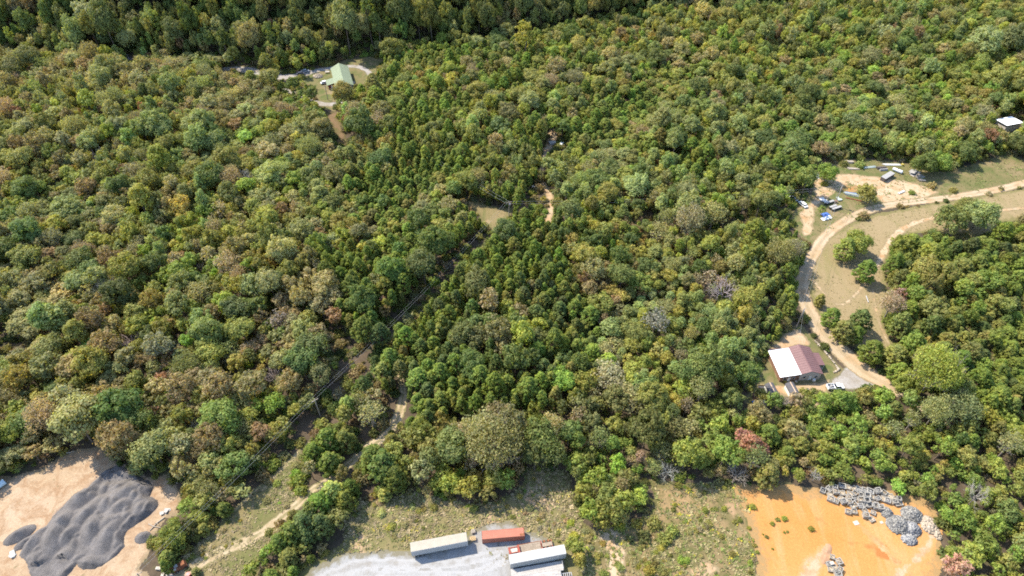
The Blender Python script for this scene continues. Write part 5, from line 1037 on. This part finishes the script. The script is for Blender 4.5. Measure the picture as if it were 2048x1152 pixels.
t = thing('tin_hut', 'small brown tin-roofed hut left of the arched sheds', 'hut', P(1510, 797), .1); MB().box((0, 0, .75), (1.5, 1.6, 1.5)).build('wall', 'brown_wall', t); ribbed([(-1., -1.1, 1.55), (-1., 1.1, 1.55), (0, 1.1, 1.9), (0, -1.1, 1.9)], 4, 'brown_tin', 'roof_half', t); ribbed([(1., -1.1, 1.55), (1., 1.1, 1.55), (.01, 1.1, 1.9), (.01, -1.1, 1.9)], 4, 'brown_tin', 'roof_half', t)
t = thing('garden_bench', 'dark long bench on dirt above the arched sheds', 'bench', P(1523, 776), .0); MB().box((0, 0, .75), (2.6, .9, .08)).build('top', 'dark_shingle', t); MB().box((0, .4, 1.05), (2.6, .1, .5)).build('back', 'fresh_wood', t)
for x in (-1.1, 1.1): MB().box((x, 0, .35), (.12, .8, .7)).build('leg', 'fresh_wood', t)
g = np.random.default_rng(4); t = thing('fire_ring', 'white stone fire ring at the edge of lawn', 'fire pit', P(1495, 776))
for i in range(14): a = i / 14 * 6.283; link('stone', rocks_mesh('stone', [(math.cos(a) * 1.05, math.sin(a) * 1.05, .14)], [.24], 'white_rock', g), t)
plain('blue_plastic', (.06, .16, .42), .45, 0, .1); plain('teal_paint', (.06, .26, .26), .5, 0, .2); plain('safety_orange', (.62, .10, .03), .5, 0, .2); plain('blue_tarp', (.06, .14, .40), .6, 0, .2); plain('silver_tank', (.62, .63, .64), .4, .2, .08); plain('pale_pipe', (.55, .54, .52), .6, 0, .15); plain('grey_green_pipe', (.36, .40, .37), .6, 0, .2); plain('dark_timber', (.10, .085, .075), .9, 0, .3); plain('grey_block', (.34, .33, .32), .95, 0, .2, 2.)
def tub(lab, px, py, col, r=.7, h=.8, name='tub', cat='tub'):
    t = thing(name, lab, cat, P(px, py)); MB().tube((0, 0, 0), (0, 0, h), r * .9, r, 14).build('body', col, t, smooth=False); MB().tube((0, 0, h - .06), (0, 0, h + .02), r * 1.06, r * 1.06, 14).build('rim', col, t); MB().tube((0, 0, h + .025), (0, 0, h + .05), r * .5, r * .3, 10).build('lid', 'grey_block', t)
tub('blue plastic tub beside the brown tin hut', 1507, 807, 'blue_plastic'); tub('dark barrel on the path beside the sheds', 1614, 782, 'dark_steel', .5, .9, 'barrel', 'barrel')
tub('white drum half in shadow by the grass strip', 399, 1068, 'white_paint', .75, 1.2, 'drum', 'drum'); tub('brown drum beside the white drum under the tree', 391, 1071, 'tan_strip', .85, 1.1, 'drum', 'drum'); tub('red drum at the bottom edge beside the track', 378, 1151, 'car_red', .6, .95, 'drum', 'drum')
tub('pale drum in the dark gap by the forest track, left one', 1067, 376, 'pale_pipe', .6, 1., 'drum', 'drum'); tub('pale drum in the dark gap by the forest track, right one', 1073, 376, 'pale_pipe', .6, 1., 'drum', 'drum')
c = P(4, 972); t = thing('water_tank', 'pale blue tank at the left edge of the dirt yard', 'tank', c, .9); MB().tube((-1.3, 0, 1.), (1.3, 0, 1.), .95, None, 16).build('shell', plain('pale_blue', (.42, .55, .62), .5), t); 
for x in (-.8, .8): MB().box((x, 0, .15), (.2, 1.5, .3)).build('cradle', 'dark_steel', t)
MB().tube((0, 0, 1.9), (0, 0, 2.05), .22).build('hatch', 'dark_steel', t)
def sheet_heap(lab, px, py, col, n, s, name='scrap_sheets', seed=1, cat='scrap'):
    g = np.random.default_rng(seed); t = thing(name, lab, cat, P(px, py))
    for i in range(n): MB().box((g.normal() * s * .35, g.normal() * s * .35, .08 + i * .09), (s * g.uniform(.6, 1.1), s * g.uniform(.3, .7), .05), g.uniform(0, 3), g.normal() * .12, g.normal() * .12).build('sheet', col, t)
sheet_heap('crumpled white scrap sheets at the lower left of yard', 24, 1114, 'tarp_white', 5, 1.8, seed=1); sheet_heap('pale boards among broken logs right of the black heap', 333, 1022, 'bleached_deck', 6, 1.6, seed=2)
# fallen logs by the heap
def log(lab, pa, pb, r, col='deck_wood', name='fallen_log'):
    a, b2 = P(*pa), P(*pb); d = b2 - a; t = thing(name, lab, 'log', a); m = (d * .5) + np.array([d[1], -d[0], 0]) * .06
    MB().tube((0, 0, r), m + np.array([0, 0, r + .1]), r, r * .8, 8).tube(m + np.array([0, 0, r + .1]), d + np.array([0, 0, r]), r * .8, r * .5, 8).build('stem', col, t); MB().tube(m + np.array([0, 0, r]), m + np.array([-d[1], d[0], 0]) * .25 + np.array([0, 0, .6]), r * .5, r * .2, 6).build('stub', col, t)
for lab, pa, pb, r in (('long bleached log leading down from the broken boards', (330, 1035), (300, 1062), .2), ('short bleached log across the dirt below broken boards', (297, 1048), (322, 1056), .16), ('grey log at upper right corner of the dirt yard', (336, 950), (356, 968), .2), ('leaning grey log beside the yard edge shrubs', (345, 948), (352, 962), .14), ('thin grey log at the top edge of dirt yard', (128, 907), (150, 903), .18), ('log end beside the lone charcoal pile', (300, 1082), (308, 1070), .2)): log(lab, pa, pb, r, 'weathered_wood')
# rusty machine and concrete blocks at the bottom left
c = P(362, 1135); t = thing('rusty_machine', 'rusty orange abandoned machine beside the lower track', 'machine', c, .6)
MB().box((0, 0, .75), (3.4, 1.9, .9)).build('chassis', 'rust', t, bevel=.06); MB().box((.9, 0, 1.5), (1.3, 1.7, .8), taper=.8).build('hood', 'rust', t, bevel=.05); MB().box((-.9, .3, 1.4), (.9, .8, .5)).build('engine', 'grey_block', t); MB().box((-1.3, -.5, 1.3), (.6, .6, .35)).build('seat', 'pale_concrete', t)
MB().tube((-.2, 0, 1.2), (-2.6, .3, 1.7), .12).build('boom', 'rust', t)
for x in (-1.1, 1.1):
    for s in (-1, 1): wheel(t, x, s * 1.0, .45, .45, .3)
for i, (px, py) in enumerate(((327, 1150), (336, 1149), (343, 1152), (318, 1138))):
    t = thing('concrete_block', ['leftmost of three pale blocks at the bottom edge', 'middle of three pale blocks at the bottom edge', 'rightmost of three pale blocks at the bottom edge', 'lone pale block lying above the three bottom-edge blocks'][i], 'block', P(px, py), i * .5); MB().box((0, 0, .35), (.8, 1.4, .7)).build('block', 'pale_concrete', t, bevel=.04); MB().box((0, 0, .72), (.3, .3, .08)).build('lifting_eye', 'grey_block', t)
# ================================================================== the scrap clearing
c = P(1647, 343); t = thing('orange_loader', 'bright orange skid loader at the clearing edge', 'loader', c, -.5)
MB().box((0, 0, .95), (2.5, 1.5, 1.1)).build('body', 'safety_orange', t, bevel=.08); MB().box((-.1, 0, 1.85), (1.3, 1.3, .8), taper=.85).build('cab', 'dark_steel', t); MB().box((-.1, 0, 2.3), (1.3, 1.3, .08)).build('cab_roof', 'safety_orange', t)
for s in (-1, 1):
    MB().box((.3, s * .9, 1.5), (2.6, .16, .26), 0, 0, .25).build('lift_arm', 'safety_orange', t)
    for x in (-.75, .75): wheel(t, x, s * .86, .42, .42, .3)
MB().prism([(-.9, .1), (-.9, .9), (-.6, .9), (.0, .1)], 1.6, 2.3, 'x').build('bucket', 'dark_steel', t)
def bars(lab, px, py, rz, n, L, r, col, name='pipe_stack', cat='pipes', sq=False, layers=1, rot2=0.):
    t = thing(name, lab, cat, P(px, py), rz); g = np.random.default_rng(int(px * 7 + py))
    for j in range(layers):
        for i in range(n - j):
            y = (i - (n - j - 1) / 2) * r * 2.15; z = r + j * r * 1.9 + .03; o = g.normal() * L * .04; a = g.normal() * rot2
            p, q = (-L / 2 + o, y - L / 2 * a, z), (L / 2 + o, y + L / 2 * a, z)
            (MB().box((o, y, z), (L, r * 1.9, r * 1.8), a) if sq else MB().tube(p, q, r, None, 8)).build('beam' if sq else 'pipe', col, t)
    for x in (-L * .3, L * .3): MB().box((x, 0, .015), (.2, n * r * 2.2, .06)).build('bearer', 'dark_timber', t)
    return t
bars('pair of pale ramp beams leading down from the orange loader', 1660, 352, -.75, 2, 6.5, .16, 'pale_concrete', 'ramp', 'ramp', True)
bars('dark timber stack at the shaded top of the clearing', 1697, 325, -.1, 4, 4., .22, 'weathered_wood', 'timber_stack', 'timber', True, 2, .02); bars('bleached timber pieces on grass below the shaded stack', 1706, 338, -.05, 3, 5., .2, 'weathered_wood', 'timber_stack', 'timber', True, 1, .05)
bars('pale green-grey pipes lying left of the dark beams', 1738, 335, .2, 4, 6.5, .16, 'grey_green_pipe', rot2=.04); bars('dark beam stack between pale pipes and grey box', 1762, 337, .05, 3, 4.4, .24, 'dark_timber', 'timber_stack', 'timber', True, 2); bars('short dark beam stack nearest the grey flat-roofed box', 1766, 341, .1, 2, 3.6, .24, 'grey_wood', 'timber_stack', 'timber', True, 2)
bars('long pale steel beams along the shaded tree edge', 1783, 330, -.03, 4, 8., .16, 'pale_pipe', sq=True, rot2=.01, name='beam_stack', cat='beams')
q = [P(1763, 354, 1.9), P(1783, 342, 1.9), P(1789, 347, 1.9), P(1770, 357, 1.9)]; c = sum(q) / 4; t = thing('storage_box', 'grey flat-roofed storage box on the clearing grass', 'container', (c[0], c[1], 0), math.atan2(*(q[1] - q[0])[1::-1]))
MB().box((0, 0, .95), (7.4, 2.2, 1.8)).build('box_wall', 'dark_timber', t)
for i in range(9): MB().box((-3.36 + i * .84, 0, 1.9), (.8, 2.4, .08)).build('roof_panel', 'grey_wood', t)
for x in (-2.6, 2.6): MB().box((x, 0, .04), (.3, 2., .08)).build('skid', 'dark_steel', t)
c = P(1794, 344); t = thing('tank', 'white cylindrical tank lying right of the storage box', 'tank', c, -.75); MB().tube((-2., 0, .85), (2., 0, .85), .8, None, 16).tube((2., 0, .85), (2.3, 0, .85), .8, .45, 16).tube((-2.3, 0, .85), (-2., 0, .85), .45, .8, 16).build('shell', 'silver_tank', t)
for x in (-1.2, 1.2): MB().box((x, 0, .12), (.25, 1.3, .24)).build('saddle', 'dark_steel', t)
MB().tube((0, 0, 1.6), (0, 0, 1.85), .2).build('manhole', 'dark_steel', t)
tub('small yellow drum in shade at the clearing top', 1804, 331, plain('yellow_paint', (.55, .42, .03), .5), .5, .9, 'drum', 'drum')
sheet_heap('grey scrap heap below the trees right of the tank', 1828, 348, 'grey_wood', 14, 3., 'scrap_heap', 3); sheet_heap('grey scrap spread further right below the trees', 1838, 356, 'weathered_wood', 10, 2.8, 'scrap_heap', 4); sheet_heap('pale scrap left of the pale dirt, below the loader', 1632, 352, 'pale_pipe', 8, 2.4, 'scrap_heap', 5)
bars('blue and grey pipe bundle beside the lone clearing tree', 1708, 391, -.32, 4, 8.5, .2, 'grey_green_pipe', layers=2, rot2=.01); bars('rusty pipes just below the blue and grey bundle', 1706, 399, -.4, 2, 6.5, .17, 'rust'); bars('blue pipes above the grey bundle near the tree', 1703, 387, -.25, 2, 5., .2, 'blue_plastic')
for i, (px, py, L) in enumerate(((1659, 407, 4.8), (1665, 416, 3.8), (1672, 419, 5.))):
    t = thing('block_rack', ['longest grey rack of blocks, uppermost of three by the pole', 'middle grey rack of blocks, the shortest of three', 'lowest grey rack of blocks beside the dirt road'][i], 'rack', P(px, py), .42); MB().box((0, 0, .45), (L, .9, .9)).build('base', 'dark_steel', t)
    for k in range(int(L / .62)): MB().box((-L / 2 + .4 + k * .62, 0, 1.06), (.5, 1.1, .3)).build('block', 'grey_block', t, bevel=.02)
t = thing('blue_tarp', 'crumpled blue tarp beside the white sheets', 'tarp', P(1651, 430), .3); X, Y = np.meshgrid(np.linspace(-1.8, 1.8, 14), np.linspace(-1.3, 1.3, 10)); Z = .75 * np.maximum(1 - (X / 1.9) ** 2, 0) * np.maximum(1 - (Y / 1.4) ** 2, 0) + .35 * np.abs(vnoise(X, Y, .7)) + .05
idx = np.arange(X.size).reshape(X.shape); link('cover', mesh('cover', np.stack([X, Y, Z], -1).reshape(-1, 3), np.stack([idx[:-1, :-1], idx[:-1, 1:], idx[1:, 1:], idx[1:, :-1]], -1).reshape(-1, 4), 'blue_tarp', True), t)
t = thing('sheet_stack', 'white roofing sheets laid flat near the dirt road bend', 'sheets', P(1652, 437), .42)
for i in range(4): ribbed([(-2.4 + i * 1.25, -.9, .2 + .02 * i), (-1.25 + i * 1.25, -.9, .2 + .02 * i), (-1.25 + i * 1.25, .9, .3 + .02 * i), (-2.4 + i * 1.25, .9, .3 + .02 * i)], 4, 'white_metal', 'sheet', t, .04, .03)
sheet_heap('pale scrap pieces behind the block racks', 1648, 404, 'pale_pipe', 7, 2.2, 'scrap_heap', 6); sheet_heap('mixed scrap around the clearing pole', 1677, 399, 'grey_green_pipe', 7, 1.8, 'scrap_heap', 7); tub('rust-orange drum below the clearing pole', 1671, 405, 'rust', .6, 1., 'drum', 'drum')
bars('white plank pair lying beside the road below the tan dirt', 1803, 385, .5, 2, 4., .2, 'pale_pipe', 'plank_pair', 'planks', True); bars('white pole lying on the mown field', 1734, 598, 1.45, 1, 3.4, .16, 'white_paint', 'lying_pole', 'pole')
sheet_heap('white scrap under the trees beside the rock-strewn gap', 512, 918, 'tarp_white', 4, 1.4, seed=9); t = thing('tarp_shelter', 'white tarp shelter beside the forest track clearing', 'shelter', P(1104, 287), .3); MB().prism([(-1.2, .0), (-1.2, .9), (0, 1.5), (1.2, .9), (1.2, 0)], -1.6, 1.6, 'x').build('cover', 'bleached_deck', t); MB().box((0, 0, 1.52), (3.3, .1, .06)).build('ridge_pole', 'weathered_wood', t)
tub('small red drum beside the gravel drive at upper left', 546, 158, 'safety_orange', .9, 1.4, 'drum', 'drum')
t = thing('garden_table', 'low pale table beside the green-roofed house', 'table', P(655, 146), .2); MB().box((0, 0, .8), (2.4, 1.1, .1)).build('top', 'bleached_deck', t)
for x in (-1, 1): MB().box((x, 0, .38), (.15, .9, .76)).build('leg', 'weathered_wood', t)

# ================================================================== poles and wires
plain('pole_wood', (.33, .27, .22), .9, 0, .2, 2.); plain('wire_metal', (.3, .3, .3), .5, .2, .05)
def pole(lab, px, py, h, ang, arm=True, pot=True):
    c = P(px, py); t = thing('utility_pole', lab, 'pole', c, ang); MB().tube((0, 0, -.3), (0, 0, h), .2, .14, 10).build('post', 'pole_wood', t)
    if arm:
        MB().box((0, 0, h - .5), (2.2, .14, .16)).build('cross_arm', 'pole_wood', t)
        for x in (-.95, 0, .95): MB().tube((x, 0, h - .42 if x else h), (x, 0, h - .2 if x else h + .2), .07).build('insulator', 'pale_concrete', t)
    if pot: MB().tube((.42, .1, h - 2.4), (.42, .1, h - 1.4), .3, None, 12).build('transformer', 'rim_grey', t)
    return np.array([c[0], c[1], h])
pA = pole('utility pole standing in the tan central opening', 1018, 437, 9.2, .2); pB = pole('weathered pole in the dark cut below the wires', 641, 833, 9.4, .7, True, False); pC = pole('utility pole beside the dirt road above the house', 1592, 655, 10.2, .5)
pD = pole('utility pole among block racks in the scrap clearing', 1668, 411, 10.5, .9); pE = pole('utility pole on the lawn of the green-roofed house', 656, 200, 8.5, .3, True, False)
pF = np.array([*P(300, 1175)[:2], 9.]); pole('utility pole just beyond the bottom edge, at lower left', 300, 1175, 9., .7, True, False); pG = np.array([*P(780, 318, 4)[:2], 9.]); 
def wire(lab, a, b2, sag, r=.022):
    n = 20; d = b2 - a; t = np.linspace(0, 1, n + 1); pts = a + d * t[:, None]; pts[:, 2] -= sag * 4 * t * (1 - t)
    m = MB()
    for i in range(n): m.tube(pts[i] - a, pts[i + 1] - a, r, None, 5, False)
    o = m.build('power_wire', 'wire_metal', None, tuple(a)); tag(o, lab, 'wire', 'power wires over the wood')
def span(a, b2, nm, sag=1.2, offs=(0., .95)):
    d = unit((b2 - a)[:2]); n = np.array([-d[1], d[0], 0]); w_ = ['far', 'near', 'lowest']
    for i, o in enumerate(offs): wire(f'{"upper" if i == 0 else "lower"} thin wire {nm}', a + n * (o if i else -.0) + np.array([0, 0, .1 if i == 0 else -.4]), b2 + n * (o if i else 0.) + np.array([0, 0, .1 if i == 0 else -.4]), sag)
span(pA, pB, 'between the central pole and the dark cut pole', 2.2, (0., -1.4)); span(pB, pF, 'from the dark cut pole towards the lower left', 1.0, (0., -1.4)); span(pE, pA, 'from the green-roofed house pole to the central pole', 2.2, (0., -1.2)); span(pA, pD, 'from the central pole to the scrap clearing pole', 2.2, (0., -1.)); span(pD, pC, 'from the scrap clearing pole to the roadside pole', 1.4, (0., -1.))
wire('service wire from the roadside pole to the house', pC - np.array([0, 0, .8]), np.array([100., 153.5, 4.4]), .8)

# ================================================================== weeds and tufts
def tufts(name, label, polys, dens, cols, smin, smax, seed, amp=.0):
    g = np.random.default_rng(seed); allx = []
    for poly in polys:
        wp = np.array([P(*q)[:2] for q in poly]); lo, hi = wp.min(0), wp.max(0); n = int(dens * np.prod(hi - lo)); q = g.uniform(lo, hi, (n, 2)); q = q[pip(q[:, 0], q[:, 1], [tuple(a) for a in wp])]
        q = q[fbm(q[:, 0], q[:, 1], 7.) + g.normal(size=len(q)) * .25 > amp]; allx.append(q)
    q = np.concatenate(allx); k = len(q); nb = 5; c = np.repeat(q, nb, 0); m = len(c)
    s = np.repeat(g.uniform(smin, smax, k), nb); a = g.uniform(0, 6.28, m); lean = g.uniform(.5, 1.3, m) * s * .8; w_ = s * g.uniform(.15, .35, m)
    bx, by = c[:, 0] + g.normal(size=m) * s * .25, c[:, 1] + g.normal(size=m) * s * .25; ux, uy = np.cos(a), np.sin(a)
    z0 = np.full(m, -.02); h = s * g.uniform(.25, .6, m)
    V = np.stack([np.stack([bx - uy * w_, by + ux * w_, z0], -1), np.stack([bx + uy * w_, by - ux * w_, z0], -1), np.stack([bx + ux * lean + uy * w_ * .7, by + uy * lean - ux * w_ * .7, h], -1), np.stack([bx + ux * lean - uy * w_ * .7, by + uy * lean + ux * w_ * .7, h * .9], -1)], 1).reshape(-1, 3)
    me = mesh(name, V, quads(V), 'weed_blades'); cv = np.array([b2 for _, b2 in cols]) * 1.0; w2 = np.array([a2 for a2, _ in cols]); ci = g.choice(len(cols), k, p=w2 / w2.sum())
    col = np.repeat(np.repeat(cv[ci] * np.exp(g.normal(size=(k, 1)) * .22), nb, 0), 4, 0); ca = me.color_attributes.new('Col', 'FLOAT_COLOR', 'POINT'); ca.data.foreach_set('color', np.concatenate([col, np.ones((len(col), 1))], 1).astype(np.float32).ravel())
    return tag(link(name, me), label, None, None, 'stuff')
WC = [(4, (.21, .175, .085)), (4, (.26, .205, .12)), (2., (.16, .155, .062)), (.25, (.34, .28, .06)), (.8, (.14, .15, .05))]
NOLOT = [[(600, 1130), (688, 1100), (688, 1022), (708, 1000), (779, 998), (822, 985), (860, 992), (955, 1012), (1012, 994), (1046, 971), (1052, 935), (1091, 929), (1138, 947), (1150, 1000), (1165, 1040), (1185, 1065), (1180, 1150), (1130, 1100), (1110, 1080), (1052, 1060), (1020, 1042), (990, 1043), (944, 1056), (932, 1076), (820, 1097), (690, 1105)]]
tufts('weeds', 'olive and tan weeds covering the field behind the trailers', NOLOT, 3.2, WC, .35, .85, 1, -.25)
tufts('strip_grass', 'rough tufted grass along the power line strip', [STRIP, LOWGRASS], 2.6, WC[:3] + WC[4:], .3, .7, 2, -.1)
tufts('scrub_grass', 'dry tufted scrub beside the orange yard', [SCRUB], 2.8, [(4, (.24, .2, .1)), (3, (.17, .16, .06)), (2, (.12, .145, .04)), (.3, (.36, .3, .03))], .3, .8, 3, -.1)
tufts('gravel_weeds', 'scattered weeds on the gravel between the trailers', [[(940, 1085), (1010, 1085), (1020, 1110), (1015, 1150), (990, 1150), (985, 1110), (950, 1100)], [(1050, 1060), (1110, 1080), (1080, 1085), (1040, 1080)]], .5, WC[:3], .25, .5, 4, .05)
tufts('field_grass', 'short tan grass on the mown field', [FIELD, [(903, 388), (940, 396), (1000, 412), (1032, 412), (1022, 435), (1000, 462), (984, 474), (950, 422)]], .8, [(3, (.24, .19, .09)), (2, (.18, .165, .06))], .2, .4, 5, .05)
tufts('clearing_grass', 'tufts of grass in the scrap clearing', [CLEARING], 1.1, [(2, (.2, .18, .07)), (3, (.14, .16, .05))], .25, .6, 6, .12)
g = np.random.default_rng(12)
WEED = [(1505, 1015), (1495, 1014), (1568, 1038), (1544, 1048), (1526, 1069), (1533, 1074), (1498, 1057), (1506, 1082), (1568, 1065), (1575, 1064), (1545, 1098), (1514, 1105), (1500, 1125), (1510, 1092), (1410, 1022), (1408, 1070), (1448, 1019), (1470, 1045), (1480, 1042), (1430, 1083), (1458, 1095), (1340, 1112), (1330, 1138), (1500, 1145), (1482, 1078), (1622, 1059), (1555, 1040), (1412, 998), (1382, 985), (1350, 1010)]
WT = 'first second third fourth fifth sixth seventh eighth ninth tenth eleventh twelfth thirteenth fourteenth fifteenth sixteenth seventeenth eighteenth nineteenth twentieth'.split()
ordw = lambda i: WT[i] if i < 20 else ('twenty-' + WT[i - 20]) if i < 29 else 'thirtieth'
WEED.sort(key=lambda q: q[0])
for i, (px, py) in enumerate(WEED):
    md = MODELS['shrub'][i % 3]; s = g.uniform(.32, .62); o = thing('weed_clump', f'small green weed clump, {ordw(i)} counting from the left across the clay', 'weed', P(px, py), g.uniform(0, 6), 'weed clumps around the orange yard'); o.scale = (s, s, s * 1.1)
    link('stems', md['trunk'], o); cr = link('crown', md['crown'], o); cr.color = (*jcol(['bright green', 'olive', 'yellow-green'][i % 3], g), 1)
